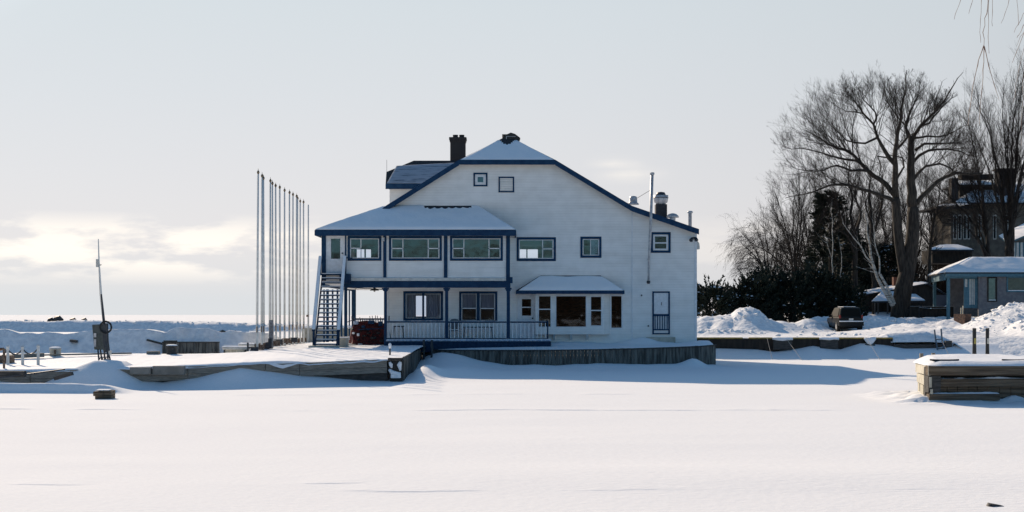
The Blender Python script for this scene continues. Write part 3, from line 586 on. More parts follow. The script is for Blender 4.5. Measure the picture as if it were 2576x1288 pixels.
def snowpatch(name, quad, n, m, th, parent, amp=.03, seed=0, rag=None, lump=1.5, mt=SNOW):
    """snow blanket over a sloping quad p00 p10 p11 p01 (bottom left, bottom right, top right, top left)"""
    a, b, c, d = [np.array(p, float) for p in quad]
    u = np.linspace(0, 1, n)[None, :, None]; t = np.linspace(0, 1, m)[:, None, None]
    if rag is not None: t = t * rag(np.linspace(0, 1, n))[None, :, None]
    p = (a * (1 - u) + b * u) * (1 - t) + (d * (1 - u) + c * u) * t
    e = np.minimum(np.minimum(np.linspace(0, 1, n)[None, :], 1 - np.linspace(0, 1, n)[None, :]) * n / 3, np.minimum(np.linspace(0, 1, m)[:, None], 1 - np.linspace(0, 1, m)[:, None]) * m / 3)
    e = np.clip(e, 0, 1) ** .5
    X_, Y_, Z_ = p[..., 0], p[..., 1], p[..., 2]
    Z_ = Z_ + .006 + e * (th + amp * 2 * fbm(X_ * lump + 9, Y_ * lump, seed))
    top = sheet(name, X_, Y_, Z_, mt)
    if parent is not None:
        me = top.data; off = np.array(ORG.get(parent.name)); co = np.empty(len(me.vertices) * 3, np.float32); me.vertices.foreach_get('co', co); co = co.reshape(-1, 3) - off; me.vertices.foreach_set('co', co.ravel().astype(np.float32)); me.update(); top.parent = parent; ORG[top.name] = tuple(off)
    return top
def q4(name): return planes[name]
pl = planes['left']; snowpatch('snow_cover', [pl[0], (pl[0][0], yb2, pl[0][2]), (rg[0], yb2, rg[1]), pl[1]], 30, 14, .05, ROOF, .02, 3)
pr = planes['right']; snowpatch('snow_cover', [(kr[0], yb2, kr[1]), (kr[0], YR, kr[1]), (jr[0], YR, jr[1]), (rg[0], yb2, rg[1])], 30, 14, .05, ROOF, .02, 4)
snowpatch('snow_cover', [(er[0], yb2, er[1]), (er[0], YR + .05, er[1]), (kr[0], YR + .05, kr[1]), (kr[0], yb2, kr[1])], 30, 14, .05, ROOF, .02, 5)
snowpatch('snow_cover', [(el[0], yb2, el[1]), (el[0], 68.9, el[1] + .0), (kl[0], 70.4, kl[1]), (kl[0], yb2, kl[1])], 30, 14, .07, ROOF, .02, 6)
snowpatch('snow_cover', [(jl[0] + .05, YR, jl[1]), (jr[0] - .05, YR, jr[1]), (rg[0] + .02, yj, rg[1]), (rg[0] - .02, yj, rg[1])], 40, 30, .05, ROOF, .02, 7, rag=lambda q: .80 - .17 * np.exp(-((q - .5) / .22) ** 2) + .02 * np.sin(q * 60))
# bargeboards
fas = MB()
def board(mb, p, q, h, y, th=.05): mb.add([(p[0], y, p[1]), (q[0], y, q[1]), (q[0], y, q[1] - h), (p[0], y, p[1] - h), (p[0], y + th, p[1]), (q[0], y + th, q[1]), (q[0], y + th, q[1] - h), (p[0], y + th, p[1] - h)], [(0, 3, 2, 1), (4, 5, 6, 7), (0, 1, 5, 4), (3, 7, 6, 2), (0, 4, 7, 3), (1, 2, 6, 5)])
board(fas, (kl[0] - .15, kl[1] - .1), jl, .27, YR - .05); board(fas, (jl[0], jl[1] + .0), (jr[0], jr[1]), .24, YR - .052); board(fas, jr, kr, .27, YR - .05); board(fas, kr, er, .27, YR - .054)
fas.build('bargeboard', BLUE, H)
# soffit shadow boards behind the bargeboards
# ridge cap with the melted patch and small ridge vent
MB().beam((rg[0], yj - .05, rg[1] + .04), (rg[0], yb2, rg[1] + .04), .5, .07).build('ridge_cap', BLACK, H)
rv = MB().prism([(-.50, rg[1] - .16), (-.34, rg[1] - .34), (.34, rg[1] - .34), (.42, rg[1] - .14), (.16, rg[1] + .06), (-.06, rg[1] + .13), (-.24, rg[1] + .05)], yj - .3, yj + .5); rv.build('ridge_vent', BLACK, H)
MB().box(-.30, -.27, yj - .32, yj - .302, rg[1] - .26, rg[1] - .06).box(-.27, .2, yj - .318, yj - .302, rg[1] - .08, rg[1] - .06).build('ridge_vent_trim', GREY, H)
# porch skirt roof
pe = 68.2; ce = (PX(1297, pe), pe, el[1])
SKN = [(el[0], pe, el[1]), ce, (PX(1200, YM), YM, 7.90), (kl[0] + .0, YM, 7.90)]
sk = MB().slab(SKN, T).slab([ce, (ce[0], YM, ce[2]), (PX(1200, YM), YM, 7.90)], .12); SK = sk.build('porch_roof', DARK, H)
def ragf(q):
    r = .985 - .0 * q; r = r - .05 * np.exp(-((q - .93) / .05) ** 2) * 0
    k = np.clip((q - .42) / .05, 0, 1) * np.clip((.93 - q) / .03, 0, 1)
    return r - k * (.07 + .075 * np.abs(np.sin(q * 46)) * (.5 + fbm(q * 9, q * 0, 4) + .3)) - .05 * np.exp(-((q - .12) / .07) ** 2)
snowpatch('snow_cover', [(SKN[0][0] - .02, pe - .03, SKN[0][2]), (ce[0] + .02, pe - .03, ce[2]), SKN[2], SKN[3]], 150, 44, .09, SK, .035, 11, rag=ragf)
fb2 = MB(); board(fb2, (el[0], el[1] - .02), (ce[0], el[1] - .02), .27, pe - .06, .06); fb2.box(el[0] - .03, el[0] + .03, pe + .001, yb2, el[1] - .27, el[1] - .02).box(ce[0] - .03, ce[0] + .03, pe + .001, YM - .01, ce[2] - .27, ce[2] - .02)
fb2.build('fascia', BLUE, H); MB().box(el[0] + .03, ce[0] - .03, pe + .01, YM - .02, 6.42, 6.45).build('soffit', SOFTW, H)
# ---------------------------------------------------------------- rear wing with its own roof
wg = MB(); d1, d2 = 76.0, 78.2
A = (PX(970, d1), d1, PZ(462, d1)); Bv = (PX(972, 77.3), 77.3, PZ(432.5, 77.3)); Cc = (PX(1041, d2), d2, PZ(404, d2)); D_ = (-1.0, d2, PZ(404, d2)); E_ = (-1.0, d1, A[2])
wg.slab([A, E_, D_, Cc, Bv], .12); wg.slab([A, Bv, Cc, (A[0], 80, A[2])], .1); WG = wg.build('wing_roof', DARK, H)
snowpatch('snow_cover', [(A[0] + .05, A[1] + .02, A[2]), E_, D_, (Cc[0] - .9, Cc[1] - .6, Cc[2] - .35)], 90, 30, .05, WG, .0, 12, mt=mat('thin_snow_on_shingles', (.07, .09, .115), .9, (.34, .385, .44), 2.6, (.5, .5, 9), lo=.34, hi=.46))
wf = MB(); board(wf, (A[0], A[2] - .02), (E_[0], E_[2] - .02), .27, d1 - .06); wf.build('wing_fascia', BLUE, H)
MB().box(PX(980, 76.4), -2, 76.4, 80, 6.5, A[2] - .1).build('wing_wall', SIDE, H)
MB().chain([P(973, 402, 77.5), P(973, 445, 77.5)], .012, 4).build('lightning_rod', DKMET, H)
# chimney
d = 78.5; x0, x1 = PX(1132.5, d), PX(1170.5, d); ch = MB().box(x0, x1, d, d + .8, 9.5, PZ(351, d)).box(x0 - .06, x1 + .06, d - .06, d + .86, PZ(351, d), PZ(345, d)).box(x0 - .03, x1 + .03, d - .03, d + .83, PZ(356, d), PZ(351.1, d))
CH = ch.build('chimney', BRICK, H)
for u in (1145, 1161): MB().lathe((PX(u, d), d + .4, PZ(345, d)), [(.16, 0), (.14, .1), (.15, .17)], 12).build('chimney_pot', BRICK, CH)
# ---------------------------------------------------------------- porch framing
fr = MB()
def post(u0, u1, v0, v1, d, mb, dep=None): x0, x1, z0, z1 = rect(u0, u1, v0, v1, d); mb.box(x0, x1, d, d + (dep or (x1 - x0)), z0, z1)
for a in [(809, 820, 590, 706), (867.5, 870.7, 593, 690), (964, 971.7, 590, 700), (1116.5, 1125.5, 590, 700), (1273, 1283, 590, 724)]:
    m = MB(); post(*a, YP - .06, m, .16); m.build('post', BLUE, H)
for i, a in enumerate([(965.8, 972.6, 724, 869.5), (1119.5, 1127.3, 724, 852), (1274.5, 1283, 724, 852)]):
    m = MB(); post(*a, YP - .05, m, .16); x = (a[0] + a[1]) / 2
    for w_, q in ((8.5, 724.2), (6, 728)): post(x - w_, x + w_, q, q + 4, YP - .07, m, .2)
    m.build('post', BLUE, H)
bm = MB(); x0, x1, z0, z1 = rect(866, 1284, 707, 723.8, YP); bm.box(x0, x1, YP - .09, YP + .12, z0, z1); bm.box(PX(1282.5, YP), PX(1289.5, YP), YP - .12, YP + .1, PZ(712.5, YP), PZ(697, YP)).box(xp0, xp0 + .16, YP + .12, YB, 3.86, 4.12); bm.build('beam', BLUE, H)
x0, x1, z0, z1 = rect(871, 1273, 699.5, 706.6, YP); MB().box(x0, x1, YP - .13, YP - .001, z0, z1).build('ledge', SOFTW, H)
x0, x1, _, _ = rect(873, 1273, 700, 706, YP); snowpatch('snow_cover', [(x0, YP - .13, z1), (x1, YP - .13, z1), (x1, YP - .0, z1), (x0, YP - .0, z1)], 120, 5, .02, H, .012, 14, lump=3)
# porch floor, skirt
zf = PZ(854, YP); x0 = PX(966, YP); x1 = PX(1386, YP)
MB().box(x0 + .1, x1, YP - .1, YM - .002, zf - .08, zf).build('porch_floor', BLUEL, H)
MB().box(x0 + .1, x1 - .05, YP - .06, YP, .7, zf - .082).box(x1 - .05, x1, YP - .06, YM, .7, zf - .082).build('porch_skirt', BLUED, H)
snowpatch('snow_cover', [(x0 + .15, YP - .13, zf - .02), (x1 + .02, YP - .13, zf - .02), (x1 + .02, YP + .35, zf), (x0 + .15, YP + .35, zf)], 200, 8, .035, H, .03, 15, lump=2.5)
MB().box(xl, 9.1, YP + .1, YM - .001, 3.98, 4.06).build('porch_ceiling', WHITE, H) if False else MB().box(xp0 + .16, PX(1283, YP) - .1, YP + .12, YM - .001, 3.98, 4.06).box(xp0 + .16, xl, YM, YB, 3.92, 3.99).build('porch_ceiling', WHITE, H)
# railings
def railing(u0, u1, d, vt, vb, n, name='railing', yd=None):
    x0, x1 = PX(u0, d), PX(u1, d); zt, zb = PZ(vt, d), PZ(vb, d)
    r = MB().box(x0, x1, d - .03, d + .05, zt - .07, zt).box(x0, x1, d - .02, d + .03, zb - .05, zb).build(name, BLUED, H)
    b = MB()
    for i in range(n):
        x = x0 + (i + .6) * (x1 - x0) / n; b.box(x - .02, x + .02, d - .015, d + .02, zb, zt - .07)
    b.build('balusters', WHITE, r); snowpatch('snow_cover', [(x0, d - .035, zt), (x1, d - .035, zt), (x1, d + .055, zt), (x0, d + .055, zt)], 70, 5, .02, r, .018, int(u0), lump=4)
railing(973, 1119.3, YP, 808, 850, 15); railing(1127.8, 1274.2, YP, 808.5, 850.5, 15); railing(1283.5, 1376, YP, 808.5, 851, 9)
m = MB(); post(1376, 1379.5, 806.5, 853, YP - .03, m, .09); m.build('post', BLUED, H)
# door under the porch, beside the bay
def door(u0, u1, v0, v1, d, gu, glass, fm=WHITE, rail=None, lab=None):
    x0, x1, z0, z1 = rect(u0, u1, v0, v1, d); g0, g1, h0, h1 = rect(*gu, d)
    m = MB(); m.box(x0, g0, d - .03, d - .002, z0, z1).box(g1, x1, d - .03, d - .002, z0, z1).box(g0, g1, d - .03, d - .002, h1, z1).box(g0, g1, d - .03, d - .002, z0, h0)
    D = m.build('door', fm, H); MB().add([(g0, d + .02, h0), (g1, d + .02, h0), (g1, d + .02, h1), (g0, d + .02, h1)], [(0, 1, 2, 3)]).build('pane', glass, D)
    f = MB().box(x0 - .07, x0, d - .04, d - .001, z0, z1 + .06).box(x1, x1 + .07, d - .04, d - .001, z0, z1 + .06).box(x0, x1, d - .04, d - .001, z1, z1 + .06); f.build('door_frame', WHITE, D)
    if rail: q = rect(gu[0], gu[1], rail - 1.3, rail + 1.3, d); MB().box(q[0], q[1], d - .035, d + .0, q[2], q[3]).build('rail', fm, D)
    MB().lathe((x1 - .1, d - .07, z0 + 1.0), [(.03, 0), (.04, .03), (.03, .06)], 8).build('handle', DKMET, D)
    if lab: D['label'] = lab
    return D
door(1305, 1345, 744, 853, YM, (1312, 1337, 752, 794.7), GLASSD, rail=773, lab='white half glazed door at the porch')
door(822, 867, 592.5, 691, YP, (832.6, 856, 600, 651), GLASS, fm=WHITE, lab='white glazed door at the head of the stairs')
# ---------------------------------------------------------------- bay window
yb_ = YM - .55; x0, x1 = PX(1347, YM), PX(1519, yb_)
BY = MB(); 
for u0, u1, v0, v1 in [(1347, 1353.5, 739, 841), (1387.3, 1397, 739, 841), (1476, 1484.5, 739, 841), (1514.5, 1519, 739, 841), (1397, 1476, 739, 743), (1353.5, 1387.3, 739, 743), (1484.5, 1514.5, 739, 744.5), (1353.5, 1387.3, 824, 841), (1397, 1476, 824, 841), (1484.5, 1514.5, 821, 841)]:
    a = rect(u0, u1, v0, v1, yb_); BY.box(a[0], a[1], yb_, yb_ + .08, a[2], a[3])
a = rect(1347, 1519, 739, 841, yb_)
BY.box(a[0], a[1], yb_ + .08, YM - .001, a[2], a[2] + .1)
BY.add([(a[1], yb_ + .001, a[2]), (PX(1534, YM), YM, a[2]), (PX(1534, YM), YM, a[3]), (a[1], yb_ + .001, a[3])], [(0, 1, 2, 3)]).box(a[0], a[0] + .06, yb_ + .08, YM, a[2] + .1, a[3])
B = BY.build('bay_window', SIDE, H)
for (u0, u1, v0, v1, mid, gl) in [(1353.5, 1387.3, 743, 824, 778, GLASS), (1397, 1476, 743, 824, None, GLASSD), (1484.5, 1514.5, 744.5, 821, 781, GLASSD)]:
    a = rect(u0, u1, v0, v1, yb_); w_ = MB(); s_ = .045
    w_.box(a[0], a[1], yb_ - .02, yb_ + .04, a[3] - s_, a[3]).box(a[0], a[1], yb_ - .02, yb_ + .04, a[2], a[2] + s_).box(a[0], a[0] + s_, yb_ - .019, yb_ + .04, a[2] + s_, a[3] - s_).box(a[1] - s_, a[1], yb_ - .019, yb_ + .04, a[2] + s_, a[3] - s_)
    if mid: z = PZ(mid, yb_); w_.box(a[0] + s_, a[1] - s_, yb_ - .018, yb_ + .04, z - .025, z + .025)
    w_.build('sash', WHITE, B); MB().add([(a[0], yb_ + .05, a[2]), (a[1], yb_ + .05, a[2]), (a[1], yb_ + .05, a[3]), (a[0], yb_ + .05, a[3])], [(0, 1, 2, 3)]).build('pane', gl, B)
# flat window right of the bay
a = rect(1534.6, 1567, 741.5, 828, YM); w_ = MB(); s_ = .07
w_.box(a[0], a[1], YM - .025, YM + .03, a[3] - s_, a[3]).box(a[0], a[1], YM - .025, YM + .03, a[2], a[2] + s_).box(a[0], a[0] + s_, YM - .024, YM + .03, a[2] + s_, a[3] - s_).box(a[1] - s_, a[1], YM - .024, YM + .03, a[2] + s_, a[3] - s_)
W2 = w_.build('window', WHITE, H); MB().add([(a[0], YM + .04, a[2]), (a[1], YM + .04, a[2]), (a[1], YM + .04, a[3]), (a[0], YM + .04, a[3])], [(0, 1, 2, 3)]).build('pane', GLASSD, W2)
for u in (1394, 1436, 1476): q = rect(u - 2.5, u + 2.5, 841, 856, YM); MB().add([(q[0], YM - .5, q[3]), (q[1], YM - .5, q[3]), (q[1], YM, q[3]), (q[0], YM, q[3]), (q[0], YM, q[2]), (q[1], YM, q[2])], [(0, 1, 2, 3), (0, 4, 5, 1), (0, 3, 4), (1, 5, 2)]).build('bracket', WHITE, H)
# bay roof
ye = YM - 1.0; zl = PZ(731, ye); zt = PZ(693, YM)
bq = [(PX(1298, ye), ye, zl), (PX(1571, ye), ye, zl), (PX(1511, YM), YM, zt), (PX(1360, YM), YM, zt)]
br = MB().slab(bq, .08).slab([bq[1], (bq[1][0], YM - .01, zl), bq[2]], .08).slab([bq[0], bq[3], (bq[0][0], YM - .01, zl)], .08); BR = br.build('bay_roof', DARK, H)
snowpatch('snow_cover', [(bq[0][0] + .12, ye - .02, zl), (bq[1][0] - .02, ye - .02, zl), (bq[2][0] - .03, YM - .02, zt - .02), (bq[3][0] + .03, YM - .02, zt - .02)], 90, 20, .07, BR, .03, 19, rag=lambda q: .97 + .02 * np.sin(q * 11))
m = MB(); x0, x1, z0, z1 = bq[0][0], bq[1][0], PZ(739.5, ye), PZ(731.5, ye); m.box(x0, x1, ye - .04, ye, z0, z1).box(x0, x0 + .04, ye, YM - .01, z0, z1).box(x1 - .04, x1, ye, YM - .01, z0, z1); m.build('bay_fascia', BLUE, H)
MB().box(x0 + .05, x1 - .05, ye, YM - .02, z0 + .02, z0 + .05).build('bay_soffit', SOFTW, H)
# side door with half rail
x0, x1, z0, z1 = rect(1641, 1685, 733, 841, YM); t = .075
f = MB().box(x0, x0 + t, YM - .04, YM + .0, z0, z1).box(x1 - t, x1, YM - .04, YM, z0, z1).box(x0 + t, x1 - t, YM - .04, YM, z1 - t, z1).box(x0 + t, x1 - t, YM - .04, YM, z0, z0 + .06)
zr = PZ(790, YM); f.box(x0 + t, x1 - t, YM - .06, YM - .01, zr - .1, zr).box(x0 + t, x1 - t, YM - .06, YM - .01, z0 + .2, z0 + .26)
for i in range(6): x = x0 + t + (i + .5) * (x1 - x0 - 2 * t) / 6; f.box(x - .02, x + .02, YM - .055, YM - .02, z0 + .26, zr - .1)
DF = f.build('side_door', BLUE, H); MB().box(x0 + t, x1 - t, YM - .015, YM - .003, z0 + .06, z1 - t).build('door_panel', WHITE, DF); MB().box((x0 + x1) / 2 + .0, (x0 + x1) / 2 + .03, YM - .03, YM - .016, PZ(768, YM), PZ(760, YM)).build('door_handle', DKMET, DF)
a = rect(1624, 1697, 848, 852, YM); MB().box(a[0], a[1], YM - .35, YM - .001, a[2] - .25, a[3]).build('door_step', CONC, H)
# ---------------------------------------------------------------- things fixed to the roof and wall
def zr_at(x): return float(np.interp(x, [kr[0], er[0]], [kr[1], er[1]]))
y = 73.0; f = MB(); c = (PX(1593, y), y, PZ(515, y)); f.lathe(c, [(.30, 0), (.28, .06), (.21, .12), (.20, .34), (.17, .42), (.05, .45)], 20); f.build('roof_vent', GREY, H, smooth=True)
y = 73.5; c = (PX(1662.5, y), y, PZ(545, y)); m = MB().box(c[0] - .29, c[0] + .29, y - .3, y + .3, c[2] - .4, c[2] + .62); EF = m.build('exhaust_fan', DARK, H)
m = MB().lathe((c[0], c[1], c[2] + .68), [(.24, -.08), (.26, 0), (.34, .06), (.37, .2), (.385, .42), (.33, .425), (.3, .3)], 24); m.build('fan_bowl', GREY, EF, smooth=True)
MB().lathe((c[0], c[1], c[2] + 1.05), [(.25, 0), (.25, .1), (.2, .2), (.05, .23)], 20).build('fan_cap', DKMET, EF, smooth=True)
MB().lathe((c[0], c[1], c[2] + .95), [(.385, 0), (.395, .02), (.385, .04)], 24).build('fan_band', DKMET, EF)
y = 73.0; c = (PX(1692, y), y, PZ(560, y)); MB().lathe(c, [(.14, -.2), (.15, .2), (.17, .26), (.33, .26), (.31, .34), (.2, .44), (.05, .48)], 20).build('roof_vent', GREY, H, smooth=True)
y = 72.5; c = (PX(1736, y), y, PZ(580, y)); MB().lathe(c, [(.09, -.2), (.09, .88), (.14, .9), (.14, .96), (.1, 1.0)], 14).build('vent_pipe', GREY, H, smooth=True)
yf = YM - .5
m = MB().chain([P(1631.5, 710, yf + .2), P(1632.5, 660, yf + .1), P(1637, 560, yf), P(1640.5, 438, yf)], [.055, .06, .075, .08], 10); FP = m.build('flue_pipe', GREY, H, smooth=True)
MB().lathe(P(1640.6, 440, yf), [(.10, 0), (.115, .05), (.115, .1), (.09, .12)], 12).build('flue_cap', GREY, FP); MB().lathe(P(1631.3, 714, yf + .2), [(.06, 0), (.09, .05), (.09, .14), (.06, .16)], 10).build('flue_foot', DKMET, FP)
MB().chain([P(1640, 476, yf), (PX(1578, 72.5), 72.5, 8.15)], .012, 4).build('guy_wire', DKMET, FP)
for v in (652, 540): MB().beam(P(1633 if v > 600 else 1638, v, yf), P(1629 if v > 600 else 1638, v, YM), .03, .03).build('pipe_strap', DKMET, FP)
m = MB().chain([P(1745, 601, YM), P(1745, 598, YM - .3), P(1741, 600, YM - .5), P(1738, 605, YM - .6)], [.04, .04, .07, .10], 8).chain([P(1746, 601, YM), P(1748, 598, YM - .3), P(1751, 600, YM - .45), P(1752, 605, YM - .5)], [.04, .04, .07, .10], 8); m.build('flood_light', DKMET, H)
m = MB(); q = [P(1751.6, 606, YM + 1), P(1755, 608, YM + 1), P(1758, 613, YM + 1), P(1759, 620, YM + 1), P(1759, 627, YM + 1), P(1751.6, 627, YM + 1)]; m.prism([(p[0], p[2]) for p in q], YM + .8, YM + 1.3); m.build('vent_hood', SOFTW, H)
MB().box(PX(960.5, YP), PX(968, YP), YP - .22, YP - .06, PZ(607, YP), PZ(598, YP)).build('wall_lamp', GREY, H)
for v in (745, 822): MB().lathe(P(1614 if v < 800 else 1631, v, YM - .06), [(.03, 0), (.04, .04), (.02, .08)], 8).build('tap' if v > 800 else 'hook', DKMET, H)
# hanging lamps under the upper storey
MB().chain([P(875, 723, 72), P(965, 728.2, 72)], .02, 5).build('conduit', DKMET, H)
for u, v in ((895, 724.5), (942, 731)):
    q = P(u, v, 72); LM = MB().lathe((q[0], q[1], q[2]), [(.24, 0), (.2, .05), (.06, .12), (.05, .2)], 16).build('hanging_lamp', DKMET, H); MB().lathe((q[0], q[1], q[2] - .07), [(.02, 0), (.05, .03), (.05, .07)], 10).build('bulb', SOFTW, LM)
# posts under the upper storey
for (u0, u1, v1, d) in [(865.6, 873, 862, 69.2), (857, 861, 846, 79.5), (877, 880.3, 846, 79.5), (884.5, 894.5, 846, 80), (813, 817, 846, 80.2), (820.5, 826.7, 846, 79.8), (834.5, 838.5, 846, 80.2), (846.5, 851, 846, 79.8)]:
    m = MB(); x0, x1 = PX(u0, d), PX(u1, d); m.box(x0, x1, d, d + (x1 - x0), 1.0 if d < 75 else .95, 3.93); m.build('post', BLUE, H)
# rear balustrade seen under the storey
r = MB().box(PX(893, 79.9), PX(972, 79.9), 79.9, 80, 2.22, 2.31).box(PX(893, 79.9), PX(972, 79.9), 79.9, 80, 1.2, 1.26).build('rear_railing', BLUED, H); b = MB()
for i in range(14): x = PX(895 + i * 5.6, 79.9); b.box(x - .04, x + .04, 79.92, 79.98, 1.26, 2.22)
b.build('balusters', BLUEL, r)
# ---------------------------------------------------------------- outside staircase
st = MB(); sn = MB(); n = 17; zt, zb = PZ(689, 68.2), 1.16
for i in range(n):
    t = i / (n - 1); y = 68.3 * (1 - t) + 65.0 * t; z = zt * (1 - t) + zb * t; xa_, xb_ = -9.10 * (1 - t) + -8.96 * t, -8.17 * (1 - t) + -8.03 * t
    st.box(xa_, xb_, y - .13, y + .12, z - .045, z); sn.box(xa_ + .01, xb_ - .01, y - .125, y + .1, z + .001, z + .035)
for k in (0, 1):
    xt, xb_ = (-9.13, -8.99) if k == 0 else (-8.14, -8.0); st.beam((xt, 68.45, zt - .15), (xb_, 64.9, zb - .12), .05, .24)
st.box(-9.2, -8.0, 68.2, 68.6, zt - .06, zt).box(-8.25, -7.75, 68.0, 68.6, zt - .45, zt - .001)
ST = st.build('staircase', BLUED, H); sn.build('snow_cover', SNOW, ST, bevel=.012)
for (a, b, p0, p1) in [((-9.2, 68.25, PZ(647, 68.25)), (-9.12, 65.35, PZ(832, 65.35)), None, None), ((-8.03, 68.25, PZ(647, 68.25)), (-7.97, 65.3, PZ(833, 65.3)), None, None)]:
    hr = MB().beam(a, b, .16, .09).beam((a[0], a[1], a[2] - .02), (a[0], a[1], zt), .09, .09).beam((b[0], b[1] + .05, b[2] - .02), (b[0], b[1] + .05, 1.05), .1, .1)
    HR = hr.build('handrail', BLUED, ST); MB().beam((a[0], a[1], a[2] + .06), (b[0], b[1], b[2] + .06), .15, .04).build('snow_cover', SNOW, HR, bevel=.012)
MB().beam((-8.03, 68.25, PZ(648, 68.25)), (-7.7, 68.5, PZ(650, 68.5)), .06, .06).beam((-9.2, 68.25, PZ(648, 68.25)), (-9.15, 68.6, PZ(650, 68.5)), .06, .06).build('landing_rail', BLUED, ST)
MB().box(-9.25, -7.9, 64.6, 65.2, .9, 1.1).build('stair_footing', CONC, ST)
# ================================================================== QUAYS AND DOCKS
def planks(name, pts, top, bot, wd, m, label, cat, parent=None, cap=None, th=.06):
    """vertical planks along a plan polyline; top/bot are functions of arc length fraction"""
    mb = MB(); P2 = [Vector((p[0], p[1])) for p in pts]; seg = [(P2[i + 1] - P2[i]).length for i in range(len(P2) - 1)]; T_ = sum(seg); s = 0
    def at(q):
        q = max(0, min(T_ - 1e-6, q))
        for i, g in enumerate(seg):
            if q <= g: return P2[i].lerp(P2[i + 1], q / g), (P2[i + 1] - P2[i]).normalized()
            q -= g
        return P2[-1], (P2[-1] - P2[-2]).normalized()
    rr = random.Random(5)
    while s < T_ - .02:
        w_ = min(wd * rr.uniform(.9, 1.12), T_ - s); a, d0 = at(s + .006); b, _ = at(s + w_ - .008); n_ = Vector((d0.y, -d0.x)); j = rr.uniform(0, .022)
        zt = top((s + w_ / 2) / T_) + rr.uniform(-.02, .008); zb = bot((s + w_ / 2) / T_)
        c = [a + n_ * j, b + n_ * j, b - n_ * (th - j), a - n_ * (th - j)]
        mb.add([(q.x, q.y, z) for z in (zb, zt) for q in c], [(0, 1, 5, 4), (1, 2, 6, 5), (2, 3, 7, 6), (3, 0, 4, 7), (4, 5, 6, 7)]); s += w_
    o = mb.build(name, m, parent)
    if label: tag(o, label, cat)
    if cap:
        c = MB()
        for i in range(len(pts) - 1): c.beam((pts[i][0], pts[i][1] + .02, top(i / (len(pts) - 1)) - .015), (pts[i + 1][0], pts[i + 1][1] + .02, top((i + 1) / (len(pts) - 1)) - .015), .16, .05)
        c.build('cap_rail', cap, o)
    return o
topf = lambda q: float(np.interp(q, [0, .1, .5, .8, 1], [.80, .82, .87, .97, 1.06]))
planks('plank_wall', WALLP, topf, lambda q: -.3, .165, PLANK, 'long curved retaining wall of upright grey planks in front of the white house', 'retaining wall', cap=TIMBD)
planks('plank_wall', [(9.8, 68.5), (9.9, 90)], lambda q: 1.05, lambda q: -.3, .165, PLANK, 'plank retaining wall running back along the right side of the white house', 'retaining wall')
planks('plank_wall', [(-4.10, 53.9), (-4.25, 61), (-4.42, 69.0)], lambda q: .9 - .05 * q, lambda q: -.3, .165, PLANK, 'shaded plank wall running back from the dock corner beside the ladder gap', 'retaining wall')
# timber face of the left-hand dock
dk = empty('timber_dock', (-8, 53.4, 0), 'long low timber dock face under snow, left of the plank wall', 'dock')
def zt_(x): return float(lin(np.array([x]), [(-26, .42), (-18, .45), (-13.77, .56), (-11.7, .62), (-9.9, .66), (-7.94, .72), (-4.6, .84)])[0])
fp = [(-26, 51.8), (-22, 51.9), (-18.7, 52.0), (-17.6, 52.05), (-16.2, 52.15), (-13.9, 52.35), (-12.0, 52.75), (-9.2, 53.15), (-7.94, 53.3), (-4.7, 53.62)]
mats_ = [TIMB, TIMBD]
for k, (dz0, dz1, mt, off) in enumerate([(-.02, -.30, TIMB, -.12), (-.31, -.52, TIMB, -.10), (-.53, -1.3, TIMBD, .02)]):
    mb = MB()
    for (x0, y0), (x1, y1) in zip(fp[:-1], fp[1:]):
        za, zb_ = zt_(x0), zt_(x1); off2 = off + (.015 if int(x0) % 2 else 0)
        mb.add([(x0 + .01, y0 + off2, za + dz0), (x1 - .01, y1 + off2, zb_ + dz0), (x1 - .01, y1 + off2, zb_ + dz1), (x0 + .01, y0 + off2, za + dz1), (x0 + .01, y0 + off2 + .25, za + dz0), (x1 - .01, y1 + off2 + .25, zb_ + dz0), (x1 - .01, y1 + off2 + .25, zb_ + dz1), (x0 + .01, y0 + off2 + .25, za + dz1)],
               [(0, 3, 2, 1), (0, 1, 5, 4), (3, 7, 6, 2), (0, 4, 7, 3), (1, 2, 6, 5), (4, 5, 6, 7)])
    mb.build(['top_timber', 'lower_timber', 'sheet_piling'][k], mt, dk)
MB().box(-13.2, -12.05, 52.22, 52.5, .30, .62).box(-14.0, -13.25, 52.1, 52.4, .32, .58).build('pale_board', BOARDG, dk)
# broken frame and ladder gap at the dock corner, its dark opening painted solid black
g = MB().box(-4.62, -4.12, 53.62, 53.8, -.2, .86).box(-4.66, -4.08, 53.4, 53.62, .80, .88); G = g.build('ladder_gap', BLACK, dk)
for pts, r in [([(-4.60, 53.5, .72), (-4.55, 53.48, .62), (-4.52, 53.48, .50)], [.05, .075, .03]), ([(-4.20, 53.5, .74), (-4.24, 53.48, .62), (-4.20, 53.5, .40)], [.05, .09, .035]), ([(-4.62, 53.5, .44), (-4.50, 53.45, .33), (-4.34, 53.45, .27), (-4.20, 53.5, .28)], [.05, .09, .10, .06])]:
    MB().chain(pts, r, 10).build('snow_clump', SNOW, dk, smooth=True)
MB().box(-4.56, -4.18, 53.40, 53.56, .12, .26).build('snow_ledge', SNOW, dk, bevel=.03)
